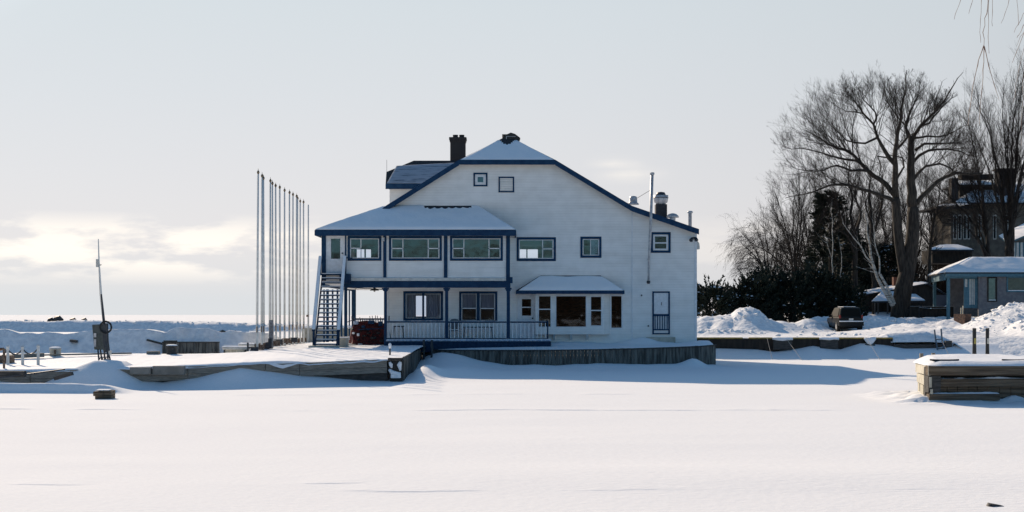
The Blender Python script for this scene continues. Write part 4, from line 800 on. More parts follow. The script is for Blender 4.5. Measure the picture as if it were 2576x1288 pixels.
# small pieces of the ruined edge farther left
for i, (u, v, d, w_, h_, a) in enumerate([(160, 946, 50.2, .6, .12, .3), (20, 941, 50.5, 1.2, .22, 0)]):
    p = P(u, v, d); MB().beam((p[0] - w_ / 2, d, p[2] - a * w_ / 2), (p[0] + w_ / 2, d, p[2] + a * w_ / 2), .3, h_).build('broken_timber', TIMBD, dk)
MB().beam(P(-5, 951, 50), P(163, 929, 51.2), .10, .05).build('blue_pipe', DKMET, dk)
MB().beam(P(-20, 899, 57.5), P(110, 893, 58.5), .25, .16).beam(P(110, 893, 58.5), P(330, 888.5, 60.5), .15, .06).build('kerb_timber', TIMB, dk)
MB().box(PX(370, 60.6), PX(400, 60.6), 60.5, 60.8, .80, .95).build('kerb_block', TIMB, dk)
# slip wall across the water, half buried
planks('slip_wall', [(PX(408, 70.9), 70.9), (PX(552, 70.9), 70.9)], lambda q: PZ(859, 70.9) - .02, lambda q: .2, .2, PLANK, 'half buried plank wall in the shaded snow bank across the slip', 'retaining wall', cap=TIMBD)
m = MB().beam(P(370, 855, 71.2), P(412, 866, 71), .12, .09).beam(P(412, 858, 70.8), P(445, 858, 70.7), .1, .06); tag(m.build('sloping_beam', TIMBD), 'dark sloping beam poking out of the snow left of the buried plank wall', 'beam')
m = MB().beam(P(178, 857, 71.5), P(193, 859, 71.4), .2, .12); tag(m.build('driftwood', TIMBD), 'short black timber showing in the blue shaded snow bank', 'timber')
m = MB().beam(P(310, 846, 72.0), P(310, 838, 72.4), .04, .04).beam(P(309, 857, 71.8), P(309, 853, 71.8), .06, .05); tag(m.build('stake', DKMET), 'thin stake standing in the shaded snow bank', 'stake')
# boulders on the breakwater
for i, (u, v, r_, l) in enumerate([(146, 803.5, .45, 'largest dark boulder on the snowy breakwater'), (128, 805.5, .3, 'low dark boulder left of the largest one on the breakwater'), (184, 807, .35, 'flat dark stone just right of the largest breakwater boulder'), (212, 806.5, .3, 'small dark stone on the crest of the breakwater')]):
    p = P(u, v, 127); mb = MB(); mb.chain([(p[0] - r_ * 1.1, 127, p[2] - .15), (p[0] - r_ * .5, 127, p[2] + .02), (p[0] + r_ * .2, 127, p[2] + .1), (p[0] + r_, 127, p[2] - .1)], [r_ * .2, r_ * .55, r_ * .6, r_ * .25], 7)
    tag(mb.build('boulder', ROCK), l, 'boulder')
for i, (u, v) in enumerate([(580, 837), (560, 836), (478, 838), (592, 838)]):
    p = P(u, v, 118); mb = MB().chain([(p[0] - .35, 118, p[2] - .03), (p[0], 118, p[2] + .06), (p[0] + .4, 118, p[2] - .02)], [.08, .16, .06], 6)
    tag(mb.build('stone', ROCK), ['dark stone on the bright far snow strip, second from the right', 'dark stone on the bright far snow strip, third from the right', 'dark stone alone on the far snow strip, above the buried plank wall', 'dark stone on the far snow strip closest to the flagpoles'][i], 'stone', 'stones on the snow strip')
# white stanchions with a sagging chain, darker one at the left edge
for i, (u, v0, v1, l) in enumerate([(33, 890, 926, 'white chain post farthest left, by the dark post'), (97, 890, 931, 'white chain post in the middle of the three'), (163, 886, 927, 'white chain post farthest from the dark post')]):
    u *= .61 * 1.0 if False else 1; d = 55.0
    uu = [19.7, 56.8, 96][i]; vv0 = [873, 874, 871][i]; vv1 = [921, 927, 923][i]
    a, b = P(uu, vv0, d), P(uu, vv1, d); mb = MB().chain([(b[0], d, .3), a], [.06, .055], 10); o = mb.build('chain_post', ALU); tag(o, l, 'post', 'white chain posts'); MB().lathe(a, [(.07, -.02), (.075, .02), (.03, .07)], 10).build('cap', ALU, o)
cc_ = MB()
def sag(a, b, s, n=10): return [tuple(Vector(a).lerp(Vector(b), i / n) - Vector((0, 0, s * 4 * (i / n) * (1 - i / n)))) for i in range(n + 1)]
cc_.chain(sag(P(96, 875, 55), P(56.8, 877, 55), .22), .028, 5).chain(sag(P(56.8, 877, 55), P(19.7, 879, 55), .2), .028, 5).chain(sag(P(19.7, 879, 55), P(11, 878, 55), .03), .028, 5).chain(sag(P(19.7, 876, 55), P(-30, 878, 55), .35), .028, 5)
tag(cc_.build('chain', DKMET), 'dark chain sagging between the three white posts', 'chain')
o = MB().chain([P(10, 937, 52.5), P(10, 877, 52.5)], .045, 8).chain([P(-10, 878, 52.5), P(10, 877, 52.5)], .04, 6).build('hand_rail', RUST); tag(o, 'dark brown pipe rail at the far left edge of the dock', 'rail')
m = MB().beam(P(-12, 884, 52.6), P(10, 878, 52.6), .03, .05); tag(m.build('orange_hose', mat('orange_hose', (.5, .22, .04), .6)), 'short orange hose hung on the dark pipe rail', 'hose')
o = MB().box(PX(-20, 56), PX(30, 56), 55.8, 56.3, .45, .9).build('brown_crate', RUST); tag(o, 'low brown wooden box half under snow at the left edge', 'box')
# bollards
p = P(139, 892, 59.5); o = MB().lathe((p[0], p[1], p[2] - .1), [(.23, 0), (.23, .32), (.245, .33), (.245, .36), (.2, .37)], 18).build('bollard', CONC); tag(o, 'short pale round bollard with a snow cap and rust streak', 'bollard', 'bollards on the left dock'); MB().lathe((p[0], p[1], p[2] + .265), [(.24, 0), (.22, .04), (.1, .06)], 16).build('snow_cap', SNOW, o); MB().box(p[0] + .02, p[0] + .1, p[1] - .24, p[1] - .2, p[2] - .1, p[2] + .2).build('rust_streak', RUST, o)
p = P(432, 889, 60.5); o = MB().lathe((p[0], p[1], p[2] - .1), [(.24, 0), (.22, .05), (.21, .36), (.24, .37), (.24, .43)], 18).build('bollard', TIMBD); tag(o, 'darker taller round bollard with white top nearer the flagpoles', 'bollard', 'bollards on the left dock'); MB().lathe((p[0], p[1], p[2] + .33), [(.24, 0), (.22, .04), (.1, .06)], 16).build('snow_cap', SNOW, o)
# weather station: leaning cabinet on a tripod with whip mast
c0 = P(257, 919, 55.0); ws = empty('weather_station', c0, 'dark instrument cabinet on splayed legs with a tall thin whip mast', 'weather station')
def lean(u, v, d=55.0): return P(u, v, d)
cbm = MB(); A_ = [(235.5, 817), (265, 815), (267.5, 880), (241, 879)]; q = [lean(*a) for a in A_]
cbm.add([(a[0], 54.8, a[2]) for a in q] + [(a[0] + .05, 55.2, a[2]) for a in q], [(3, 2, 1, 0), (4, 5, 6, 7), (0, 1, 5, 4), (1, 2, 6, 5), (2, 3, 7, 6), (3, 0, 4, 7)]); CBN = cbm.build('cabinet', mat('grey_green_metal', (.045, .055, .05), .6, (.075, .085, .08), 7), ws)
MB().box(PX(236, 54.78), PX(242.5, 54.78), 54.74, 54.79, PZ(848, 55), PZ(838, 55)).box(PX(237, 54.78), PX(242, 54.78), 54.74, 54.79, PZ(872, 55), PZ(853, 55)).build('notice', GREY, CBN)
MB().chain([lean(262, 815, 54.9), lean(262, 860, 54.9), lean(268, 886, 54.9)], .11, 10).chain([lean(268, 814, 55.1), lean(268, 850, 55), lean(273, 890, 55)], .07, 8).build('conduit', DKMET, ws)
co_ = MB()
for k in range(3):
    ctr = Vector(lean(266, 823, 54.78)); co_.chain([ctr + Vector(((.24 - k * .02) * math.cos(t * .5236), 0, (.24 - k * .02) * math.sin(t * .5236))) for t in range(13)], .018, 5)
co_.build('coiled_cable', BLACK, ws)
lg = [((246, 876), (250, 921)), ((252, 876), (258, 921)), ((262, 880), (264, 919)), ((270, 885), (273, 921)), ((272, 884), (281, 921)), ((252, 900), (238, 922)), ((262, 898), (280, 919))]
for i, (a, b) in enumerate(lg): MB().chain([lean(*a, 55 + .15 * (i % 3 - 1)), lean(*b, 55 + .35 * (i % 3 - 1))], .035 if i < 5 else .025, 6).build('leg', DKMET, ws)
MB().chain([lean(249, 910), lean(276, 905)], .022, 5).chain([lean(251, 900), lean(274, 898)], .022, 5).chain([lean(254, 893), lean(262, 912)], .02, 5).build('brace', DKMET, ws)
MB().box(PX(272, 55), PX(279, 55), 54.85, 55.1, PZ(893, 55), PZ(882, 55)).build('junction_box', SOFTW, ws)
ms = MB().chain([lean(263, 822), lean(257, 764), lean(254.5, 740)], [.05, .04, .035], 8).build('mast', DKMET, ws)
MB().chain([lean(254.5, 740), lean(249, 660), lean(247.3, 601)], [.035, .03, .018], 8).build('mast_top', ALU, ws)
MB().box(PX(243, 55), PX(248.3, 55), 54.9, 55.06, PZ(672, 55), PZ(652, 55)).build('sensor_box', SOFTW, ws); MB().beam(lean(247, 668), lean(255, 666), .03, .03).build('bracket', DKMET, ws)
MB().chain([lean(248, 668), lean(251, 740), lean(259, 815)], .008, 4).build('cable', DKMET, ws)
# stone block on the ice and its drift
p = P(262, 1006, 42.2); bl = MB().box(p[0] - .22, p[0] + .25, 42.0, 42.5, -.05, .17).box(p[0] - .26, p[0] + .04, 41.95, 42.4, .10, .24).box(p[0] + .02, p[0] + .27, 41.98, 42.45, .13, .26); o = bl.build('broken_block', TIMBR, bevel=.02); tag(o, 'small broken timber block sitting on the open snow at left', 'block'); MB().box(p[0] - .2, p[0] + .2, 42.0, 42.4, .262, .29).build('snow_cap', SNOW, o, bevel=.012)
# black drain stone at the lower right
p = P(2502, 1276, 18.6); mb = MB().chain([(p[0] - .12, 18.6, -.14), (p[0] - .05, 18.6, -.065), (p[0] + .08, 18.6, -.08), (p[0] + .26, 18.7, -.13)], [.06, .115, .095, .03], 9); o = mb.build('wet_stone', ROCK, smooth=True); tag(o, 'black wet stone breaking the snow at the bottom edge', 'stone'); MB().chain([(p[0] - .0, 18.45, -.15), (p[0] + .12, 18.42, -.11), (p[0] + .32, 18.5, -.16)], [.05, .10, .05], 8).build('snow_cap', SNOW, o, smooth=True)
# flagpoles
FPN = [(646.8, 63), (658.5, 64.6), (663.5, 65.7), (678.8, 67), (686, 68.3), (694.4, 69.5), (704.5, 70.4), (715.9, 72.1), (728, 73.4), (736.4, 74.6), (745.3, 75.7), (748, 77), (755.2, 79), (764.2, 79.6), (775.5, 82)]
fp0 = None; HT = 8.98
words = ['nearest and tallest', 'second', 'third', 'fourth', 'fifth', 'sixth', 'seventh', 'eighth', 'ninth', 'tenth', 'eleventh', 'twelfth', 'thirteenth', 'fourteenth']
for i, (u, d) in enumerate(FPN[:14]):
    x = PX(u - (2.3 if i == 0 else .8) * 0, d); zb = 1.0
    l = 'white flagpole, nearest and tallest at the left end of the row' if i == 0 else 'white flagpole with small finial, %s from the left of the row' % words[i]
    if fp0 is None:
        fp0 = empty('flagpole', (x, d, zb), l, 'flagpole', 'row of bare white flagpoles')
        MB().chain([(x, d, zb - .1), (x, d, 2.1)], [.056, .053], 10).build('lower_pole', ALU, fp0, smooth=True)
        MB().chain([(x, d, 2.1), (x, d, HT - .25)], [.050, .034], 10).build('upper_pole', ALU, fp0, smooth=True)
        MB().box(x - .022, x + .022, d - .12, d - .06, 1.72, 1.98).build('cleat', RUST, fp0)
        MB().lathe((x, d, HT - .27), [(.02, 0), (.03, .02), (.055, .08), (.062, .11), (.04, .16), (.012, .2), (.006, .28)], 12).build('finial', BRASS, fp0, smooth=True)
        MB().chain([(x - .06, d - .03, 1.8), (x - .045, d - .02, HT - .3)], .004, 4).build('halyard', SOFTW, fp0)
        MB().box(x - .12, x + .12, d + .02, d + .14, 1.0, 1.22).build('base_bracket', RUST, fp0)
    else:
        f = dup(fp0, (x, d, zb), l)
    (fp0 if i == 0 else f).rotation_euler = (0, R([.35, .12, -.1, .2, -.1, -.15, -.1, 0, .05, .1, .15, .1, 0, -.1][i]) , 0)
d = 82; x = PX(775.5, d); sp = empty('flagpole', (x, d, 1.0), 'shorter white flagpole without finial at the right end, nearest the staircase', 'flagpole', 'row of bare white flagpoles')
MB().chain([(x, d, .9), (x, d, PZ(515, d))], [.056, .036], 10).build('pole', ALU, sp, smooth=True); MB().box(x - .1, x + .02, d - .12, d - .05, PZ(797, d), PZ(792, d)).build('cleat', RUST, sp)
# dark post and the snowy benches at the foot of the flagpoles
x0, x1, _, _ = rect(677.5, 686.5, 805, 870, 65.2); o = MB().box(x0, x1, 65.1, 65.3, .95, PZ(805, 65.2)).build('square_post', mat('grey_post', (.10, .11, .12), .7, (.2, .21, .23), 9), bevel=.01); tag(o, 'square dark grey post among the flagpole bases', 'post')
MB().box(x0 - .12, x1 - .02, 64.95, 65.1, .95, 1.25).box(x0 - .02, x0 + .12, 65.0, 65.1, 1.2, 1.42).build('base_clutter', DKMET, o)
def skiff(u0, u1, v0, v1, d, label):
    x0, x1, z0, z1 = rect(u0, u1, v0, v1, d); e = empty('bench', ((x0 + x1) / 2, d, z0), label, 'bench', 'snowy benches beside the flagpoles')
    MB().box(x0, x1, d - .18, d + .35, z1 - .13, z1 - .02).build('seat', SOFTW, e, bevel=.015); MB().box(x0 + .06, x1 - .1, d - .1, d + .3, z0, z1 - .135).build('front_panel', PALEW, e)
    snowpatch('snow_cover', [(x0, d - .19, z1 - .02), (x1, d - .19, z1 - .02), (x1, d + .36, z1 - .02), (x0, d + .36, z1 - .02)], 60, 10, .05, e, .02, 31, lump=3)
    for x in (x0 + .05, x1 - .2): MB().box(x, x + .07, d - .16, d - .105, z0 - .15, z1 - .14).build('leg', DKMET, e)
    return e
skiff(561, 628, 872, 888, 63.2, 'long snow topped bench at the left foot of the flagpoles'); skiff(601, 642, 865, 876, 66.5, 'shorter snow topped bench behind the long one')
x0, x1, z0, z1 = rect(621, 625, 862, 890, 62.6); o = MB().box(x0, x1, 62.6, 62.68, z0, z1).build('steel_stake', DKMET); tag(o, 'thin dark steel stake before the snowy benches', 'stake')
for i, (u, v, d) in enumerate([(640, 882, 62.8), (654, 876, 64), (668, 874, 65), (695, 866, 67), (702, 862, 68), (722, 859, 70.5), (740, 857, 72.5)]):
    p = P(u, v, d); o = MB().box(p[0] - .16, p[0] + .16, d, d + .12, p[2] - .08, p[2] + .16).box(p[0] - .26, p[0] + .02, d + .02, d + .1, p[2] + .1, p[2] + .15).build('pole_footing', RUST if i % 2 else DKMET); tag(o, ['steel footing between the snowy bench and the first flagpole', 'rusty steel footing just left of the second flagpole base', 'steel footing touching the third flagpole base', 'steel footing just right of the square dark grey post', 'rusty steel footing before the sixth flagpole', 'steel footing before the eighth flagpole', 'rusty steel footing farthest along the flagpole row'][i], 'footing', 'footings along the flagpole row')
# small post with a white top at the dock corner, pipe ladder on the plank wall
p = P(981, 886, 57.0); o = MB().chain([(p[0], 57, .8), (p[0], 57, p[2] + .2)], .035, 8).build('marker_post', DKMET); tag(o, 'tiny dark marker post with a rounded white top by the dock corner', 'post'); MB().lathe((p[0], 57, p[2] + .2), [(.05, -.05), (.06, .05), (.06, .12), (.02, .17)], 10).build('snow_cap', SNOW, o, smooth=True)
o = MB().chain([(PX(1065.8, 67.5), 68.2, .75), (PX(1065.8, 67.5), 67.7, 1.28), (PX(1065.8, 67.5), 67.55, 1.28), (PX(1065.8, 67.5), 67.5, .1)], .05, 8).chain([(PX(1085.5, 67.3), 68.2, .75), (PX(1085.5, 67.3), 67.6, 1.28), (PX(1085.5, 67.3), 67.4, 1.28), (PX(1085.5, 67.3), 67.3, .1)], .05, 8).build('pipe_ladder', DKMET); tag(o, 'dark pipe ladder hooked over the plank wall near its left end', 'ladder')
m = MB()
for z in (.3, .6): m.beam((PX(1065.8, 67.5), 67.5, z), (PX(1085.5, 67.3), 67.3, z), .04, .04)
m.build('rung', DKMET, o)
# red tarpaulin heap with stacked furniture under the storey
hp_ = empty('tarp_heap', (PX(920, 71), 71, 1.0), 'dark red tarpaulin heap of stacked furniture under the raised storey', 'heap')
nx, nz = 40, 22; U = np.linspace(0, 1, nx)[None, :]; V = np.linspace(0, 1, nz)[:, None]
tx = PX(873, 70.4) + U * (PX(967, 70.4) - PX(873, 70.4)) + .05 * np.sin(V * 9) ; topz = 1.0 + lin(U, [(0, .15), (.04, .55), (.10, .95), (.2, 1.15), (.45, 1.22), (.7, 1.12), (1, 1.05)])
bul = np.sin(np.clip(V, 0, 1) * math.pi * .5)
zz2 = .95 + (topz - .95) * np.minimum(V * 1.25, 1) ** .8 + .05 * fbm(U * 12, V * 6, 5); yy2 = 70.6 + .25 * (V ** 2) + 1.4 * np.clip(V - .8, 0, 1) * 5 * .8 + .10 * fbm(U * 9, V * 5, 8) + 1.2 * np.clip(.12 - U, 0, 1) * 6
sh = sheet('tarp', tx + 0 * V, yy2, zz2, RED); me = sh.data; off = np.array(ORG[hp_.name]); co = np.empty(len(me.vertices) * 3, np.float32); me.vertices.foreach_get('co', co); me.vertices.foreach_set('co', (co.reshape(-1, 3) - off).ravel().astype(np.float32)); sh.parent = hp_
for (u, v, w_, h_) in [(893, 812, 12, 9), (932, 811, 16, 9), (955, 815, 10, 13), (912, 822, 9, 7), (925, 829, 6, 5)]:
    x0, x1, z0, z1 = rect(u - w_ / 2, u + w_ / 2, v - h_ / 2, v + h_ / 2, 70.2); MB().box(x0, x1, 70.5, 70.9, z0, z1).build('blue_seat', BLUEL if u == 893 else BLUE, hp_, bevel=.04)
for (u, v, w_, h_) in [(877, 823, 3.5, 8), (876, 851, 4, 10), (888, 838, 6, 5), (900, 842, 6, 7), (879, 866, 10, 2.5), (905, 866, 12, 2)]:
    x0, x1, z0, z1 = rect(u - w_ / 2, u + w_ / 2, v - h_ / 2, v + h_ / 2, 70.2); MB().box(x0, x1, 70.28, 70.5, z0, z1).build('snow_patch', SNOW, hp_, bevel=.03)
for (u, v, w_, h_) in [(915, 845, 9, 5), (938, 850, 14, 7), (950, 838, 8, 5), (900, 856, 7, 4), (926, 838, 10, 3), (886, 829, 4, 6), (958, 858, 9, 6), (906, 832, 5, 3)]:
    x0, x1, z0, z1 = rect(u - w_ / 2, u + w_ / 2, v - h_ / 2, v + h_ / 2, 70.2); MB().box(x0, x1, 70.36, 70.7, z0, z1).build('painted_gap', BLACK, hp_, bevel=.04)  # solid black boxes painted in as the dark of gaps
for u, v0 in ((884, 796), (888, 795), (905, 798), (912, 800), (930, 795), (936, 794), (944, 793.5), (949, 794), (957, 797)): MB().chain([P(u, v0, 70.9), P(u + 2.5, 815, 70.9)], .018, 5).build('chair_leg', DKMET, hp_)
MB().beam(P(900, 829, 70.3), P(965, 826, 70.3), .06, .04).beam(P(866, 813, 70.8), P(893, 803, 70.9), .04, .04).build('pole', BLUED, hp_)
o = MB().box(PX(873, 69), PX(888, 69), 69.4, 70.2, .95, 1.05).build('pallet', CONC) ; tag(o, 'low pallet edge at the foot of the red tarpaulin heap', 'pallet')
o = MB().box(PX(850, 66.5), PX(872, 66.5), 66.5, 67.4, .9, 1.42).build('concrete_box', CONC, bevel=.03); tag(o, 'pale concrete box beside the foot of the blue staircase', 'box'); MB().box(PX(849, 66.5), PX(873, 66.5), 66.45, 67.45, 1.42, 1.46).build('snow_cover', SNOW, o, bevel=.02)
o = MB().box(-12.2, -6.3, 82.6, 82.9, .9, 1.72).build('garden_wall', CONC); tag(o, 'low pale wall topped with snow behind the blue posts', 'wall'); MB().box(-12.2, -6.3, 82.55, 82.95, 1.72, 1.8).build('snow_cover', SNOW, o, bevel=.03)
# porch furniture
def chair(x, y, z, rz, label, m, high=.95):
    e = empty('porch_chair', (x, y, z), label, 'chair', 'chairs left on the porch'); o_ = Vector((x, y, z))
    MB().box(x - .24, x + .24, y - .22, y + .22, z + .40, z + .45).build('seat', m, e, bevel=.015)
    b = MB(); b.prism([(x - .25, z + .46), (x + .25, z + .46), (x + .25, z + high - .15), (x + .17, z + high - .03), (x, z + high), (x - .17, z + high - .03), (x - .25, z + high - .15)], y + .20, y + .25); b.build('backrest', m, e)
    for sx in (-1, 1):
        for sy in (-1, 1): MB().box(x + sx * .22 - .02, x + sx * .22 + .02, y + sy * .2 - .02, y + sy * .2 + .02, z, z + .4).build('leg', m, e)
        MB().box(x + sx * .26 - .03, x + sx * .26 + .03, y - .2, y + .22, z + .62, z + .66).build('armrest', m, e)
    MB().box(x - .22, x + .22, y - .2, y + .18, z + .452, z + .49).build('snow_cover', SNOW, e, bevel=.01)
    e.rotation_euler = (0, 0, rz); return e
zf_ = PZ(854, YP)
chair(PX(1143, 69.8), 69.7, zf_, R(180) * 0, 'round backed grey plastic chair with snow on its seat, behind the middle railing', CUSH, 1.0)
def table(u0, u1, vt, label, m):
    x0, x1 = PX(u0, 69.6), PX(u1, 69.6); z = PZ(vt, 69.6); e = empty('porch_table', ((x0 + x1) / 2, 69.6, zf_), label, 'table', 'tables left on the porch')
    MB().box(x0, x1, 69.4, 70.0, z - .05, z).build('table_top', m, e)
    for x, s in ((x0 + .06, -1), (x1 - .06, 1)): MB().chain([(x, 69.45, z - .05), (x + s * .05, 69.42, zf_)], .025, 6).build('leg', m, e)
    return e
table(989, 1017, 820, 'dark framed folding table behind the left porch railing', DKMET); table(1166, 1240, 822, 'wide grey table below the double window on the porch', CUSH)
o = MB().chain([P(978.5, 795, 69.0), P(979, 853, 69.0)], .03, 6).chain([P(978, 825, 69.05), P(983, 853, 68.9)], .02, 5).build('closed_parasol', DKMET); tag(o, 'thin closed parasol leaning inside the left end of the porch', 'parasol')
# ================================================================== RIGHT: QUAY
qd = 81.5
Q = empty('quay', (18, qd, 0), 'long dark quay wall with a worn yellow edge right of the white house', 'quay')
x0, x1 = 9.6, PX(2246, qd); m = MB().box(x0, x1, qd, qd + .3, -.3, 1.12); m.build('wall', DKWALL, Q)
MB().box(PX(2247, qd), 25.4, qd - .05, qd + .3, -.3, .80).box(PX(2375, qd), PX(2391, qd), qd - .3, qd, .1, 1.02).build('stepped_wall', TIMBD, Q)
ye_ = MB(); 
for a, b in [(1752, 1868), (1884, 2085), (2094, 2176), (2200, 2246)]: ye_.box(PX(a, qd), PX(b, qd), qd - .04, qd + .25, 1.125, 1.205)
ye_.build('yellow_edge', YEL, Q)
for i, (u0, u1, v0, v1) in enumerate([(1944, 1994, 849, 858), (2062, 2110, 849, 856), (2175, 2203, 847, 868)]):
    x0, x1, z0, z1 = rect(u0, u1, v0, v1, qd - .2); mb = MB(); mb.chain([(x0, qd - .12, z1 - .06), (x0 + .25, qd - .2, (z0 + z1) / 2 + .02), ((x0 + x1) / 2, qd - .22, (z0 + z1) / 2), (x1 - .25, qd - .2, (z0 + z1) / 2 + .03), (x1, qd - .12, z1 - .08)], [.07, (z1 - z0) * .45, (z1 - z0) * .5, (z1 - z0) * .42, .08], 9).build('snow_on_fender', SNOW, Q, smooth=True)
    MB().box(x0 + .03, x1 - .03, qd - .22, qd, z0 - (.5 if i < 2 else .22), z0 + .04).build('fender', TIMBD, Q, bevel=.03)
ld = [(2348, 2358), (2368, 2372)]
L_ = MB().chain([P(2351, 829, qd - .3), P(2354, 856, qd - .35), P(2359, 882, qd - .4)], .045, 7).chain([P(2367.5, 827, qd - .3), P(2370, 856, qd - .35), P(2376, 878, qd - .4)], .045, 7).build('quay_ladder', mat('dull_steel', (.06, .10, .14), .5)); tag(L_, 'blue grey steel ladder rising above the snow on the quay edge', 'ladder')
for v in (854, 867, 877): MB().chain([P(2355 + (v - 856) * .2, v, qd - .36), P(2371 + (v - 856) * .2, v - 1, qd - .36)], .025, 5).build('rung', DKMET, L_)
for i, (a, b, l) in enumerate([((1929, 848, qd - .1), (1943, 905, 79.2), 'steep mooring rope nearest the white house'), ((1978, 852, qd - .2), (2019, 908, 78.5), 'slanting mooring rope from the first snowy fender'), ((2178, 848, qd - .2), (2216, 909, 78.2), 'mooring rope running down from the last snowy fender'), ((2369, 855, qd - .3), (2388, 896, 79.6), 'mooring rope tied at the quay ladder')]):
    o = MB().chain([P(*a), P(*b)], .011, 5).build('mooring_rope', ROPE); tag(o, l, 'rope', 'ropes slanting from the quay to the ice')
# low planter wall, signs, post and wire fence
x0, x1, z0, z1 = rect(2406, 2446, 790, 806, 96); o = MB().add([(x0, 96.6, z0), (x0 + .42, 95.6, z0 - .35), (x1, 96.2, z0), (x0, 96.6, z1), (x0 + .42, 95.6, z1), (x1, 96.2, z1), (x1, 97.2, z0), (x1, 97.2, z1)], [(0, 1, 4, 3), (1, 2, 5, 4), (2, 6, 7, 5), (3, 4, 5, 7)]).build('brick_planter', mat('planter_brick', (.13, .07, .045), .9, (.05, .03, .025), 8)); tag(o, 'low brown brick planter corner rising from the snow bank', 'planter')
for i, (u, v0, l) in enumerate([(2418, 774, 'left one of the two thin pale stakes behind the brick planter'), (2423, 769, 'taller pale stake behind the brick planter')]):
    x0, x1, z0, z1 = rect(u - 1, u + 1, v0, 791, 97); tag(MB().box(x0, x1, 97, 97.06, z0, z1).build('marker_stake', PALEW), l, 'stake', 'stakes behind the planter')
fn = empty('wire_fence', (PX(2330, 111.8), 111.8, 1.9), 'dark low board fence with a glinting wire, right of the big tree', 'fence')
MB().box(PX(2290, 111.8), PX(2400, 111.8), 111.9, 112.0, 1.3, PZ(771.5, 111.8)).build('board', DKWALL, fn)
for u in (2312, 2385, 2399): MB().chain([P(u, 768, 111.8), (PX(u, 111.8), 111.8, 1.8)], .03, 6).build('post', DKMET, fn)
MB().chain([P(2290, 770.5, 111.8), P(2400, 770.5, 111.8)], .012, 4).chain(sag(P(2312, 773, 111.8), P(2385, 775, 111.8), .06), .02, 5).build('wire', GREY, fn); MB().lathe(P(2343, 776.5, 111.6), [(.02, -.06), (.12, 0), (.02, .06)], 10).build('metal_tag', mat('bright_metal', (.9, .88, .8), .12, metal=1.0), fn)
# stones on the plough track
p = P(2190, 832, 100); tag(MB().chain([(p[0] - .5, 100, p[2] - .1), (p[0] - .1, 100, p[2]), (p[0] + .35, 100, p[2] - .06)], [.06, .13, .07], 7).build('dirty_lump', TIMBD), 'small dark lump of ice on the track right of the parked car', 'ice lump')
# ================================================================== NEAR DOCK AT RIGHT
D = empty('near_dock', (13, 40.4, 0), 'near dock of heavy timbers with a thick rounded snow cap', 'dock')
fx, fy, fz = PX(2335.6, 40.4), 40.4, 1.04; bx_, by_ = PX(2303.5, 43.5), 43.5; XR = 24
zT = PZ(919.5, fy)
def face_beam(z0, z1, inset, m, x0=fx, x1=XR, name='face_timber'): MB().box(x0, x1, fy + inset, fy + inset + .3, z0, z1).build(name, m, D, bevel=.012)
face_beam(PZ(944.5, fy), zT, 0, TIMBR); face_beam(PZ(973, fy), PZ(953, fy), .10, TIMBR, PX(2368, fy)); face_beam(PZ(1007, fy), PZ(991, fy), .0, TIMBR, PX(2338, fy), PX(2516, fy))
MB().box(PX(2337, fy), XR, fy + .36, fy + .5, -.2, zT - .05).build('dark_recess', TIMBD, D)  # dark backing stands for the shade between the face timbers
MB().box(PX(2337, fy), PX(2368, fy), fy + .05, fy + .35, PZ(988, fy), PZ(945.5, fy)).build('shadow_block', TIMBD, D)  # dark block painted in for the shadow gap beside the second beam
m = MB(); rr = random.Random(3); x = PX(2366, fy)
while x < XR: w_ = rr.uniform(.26, .34); m.box(x, x + w_ - .015, fy + .22 + rr.uniform(0, .03), fy + .35, -.2, PZ(974, fy)); x += w_
m.build('upright_plank', TIMBR, D)
def ledge(u0, u1, v, y0, y1, sd, th=.035): x0, x1 = PX(u0, fy), PX(u1, fy); z = PZ(v, fy); snowpatch('snow_cover', [(x0, y0, z), (x1, y0, z), (x1, y1, z), (x0, y1, z)], 120, 8, th, D, .05, sd, lump=1.8)
ledge(2368, 2700, 953, fy + .08, fy + .22, 41, .03); ledge(2341, 2515, 991, fy + .0, fy + .2, 43, .03)
# end face: three tiers, sunlight painted in by the paler timber
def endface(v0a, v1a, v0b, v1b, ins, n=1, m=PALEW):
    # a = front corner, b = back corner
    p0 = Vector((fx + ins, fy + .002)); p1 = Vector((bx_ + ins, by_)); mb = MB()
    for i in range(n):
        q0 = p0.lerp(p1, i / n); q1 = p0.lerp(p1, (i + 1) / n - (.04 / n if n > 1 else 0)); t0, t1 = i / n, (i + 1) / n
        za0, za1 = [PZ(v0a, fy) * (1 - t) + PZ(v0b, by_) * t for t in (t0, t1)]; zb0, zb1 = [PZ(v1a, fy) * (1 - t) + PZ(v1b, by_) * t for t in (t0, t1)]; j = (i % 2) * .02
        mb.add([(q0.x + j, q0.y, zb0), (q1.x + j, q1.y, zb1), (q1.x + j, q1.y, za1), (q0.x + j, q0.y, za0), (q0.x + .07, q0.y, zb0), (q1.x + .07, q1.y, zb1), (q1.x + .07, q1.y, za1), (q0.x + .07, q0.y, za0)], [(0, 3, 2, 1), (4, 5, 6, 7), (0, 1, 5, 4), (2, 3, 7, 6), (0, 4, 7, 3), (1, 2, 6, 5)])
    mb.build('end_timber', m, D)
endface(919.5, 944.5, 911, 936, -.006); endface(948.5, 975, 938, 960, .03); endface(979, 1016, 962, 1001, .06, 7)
MB().box(bx_ + .3, XR, by_ - .2, by_, -.2, 1.0).build('back_timber', TIMBR, D)
nx, ny = 260, 60; U = np.linspace(0, 1, nx)[None, :]; V = np.linspace(0, 1, ny)[:, None]
y2 = fy - .02 + V * (by_ + .25 - fy); x2 = (fx + (bx_ - fx) * V) + U * (XR - fx) - .03
eu = np.clip(U * nx / 9, 0, 1) ** .6; ev = np.clip(V * ny / 6, 0, 1) ** .6 * np.clip((1 - V) * ny / 5, 0, 1) ** .5
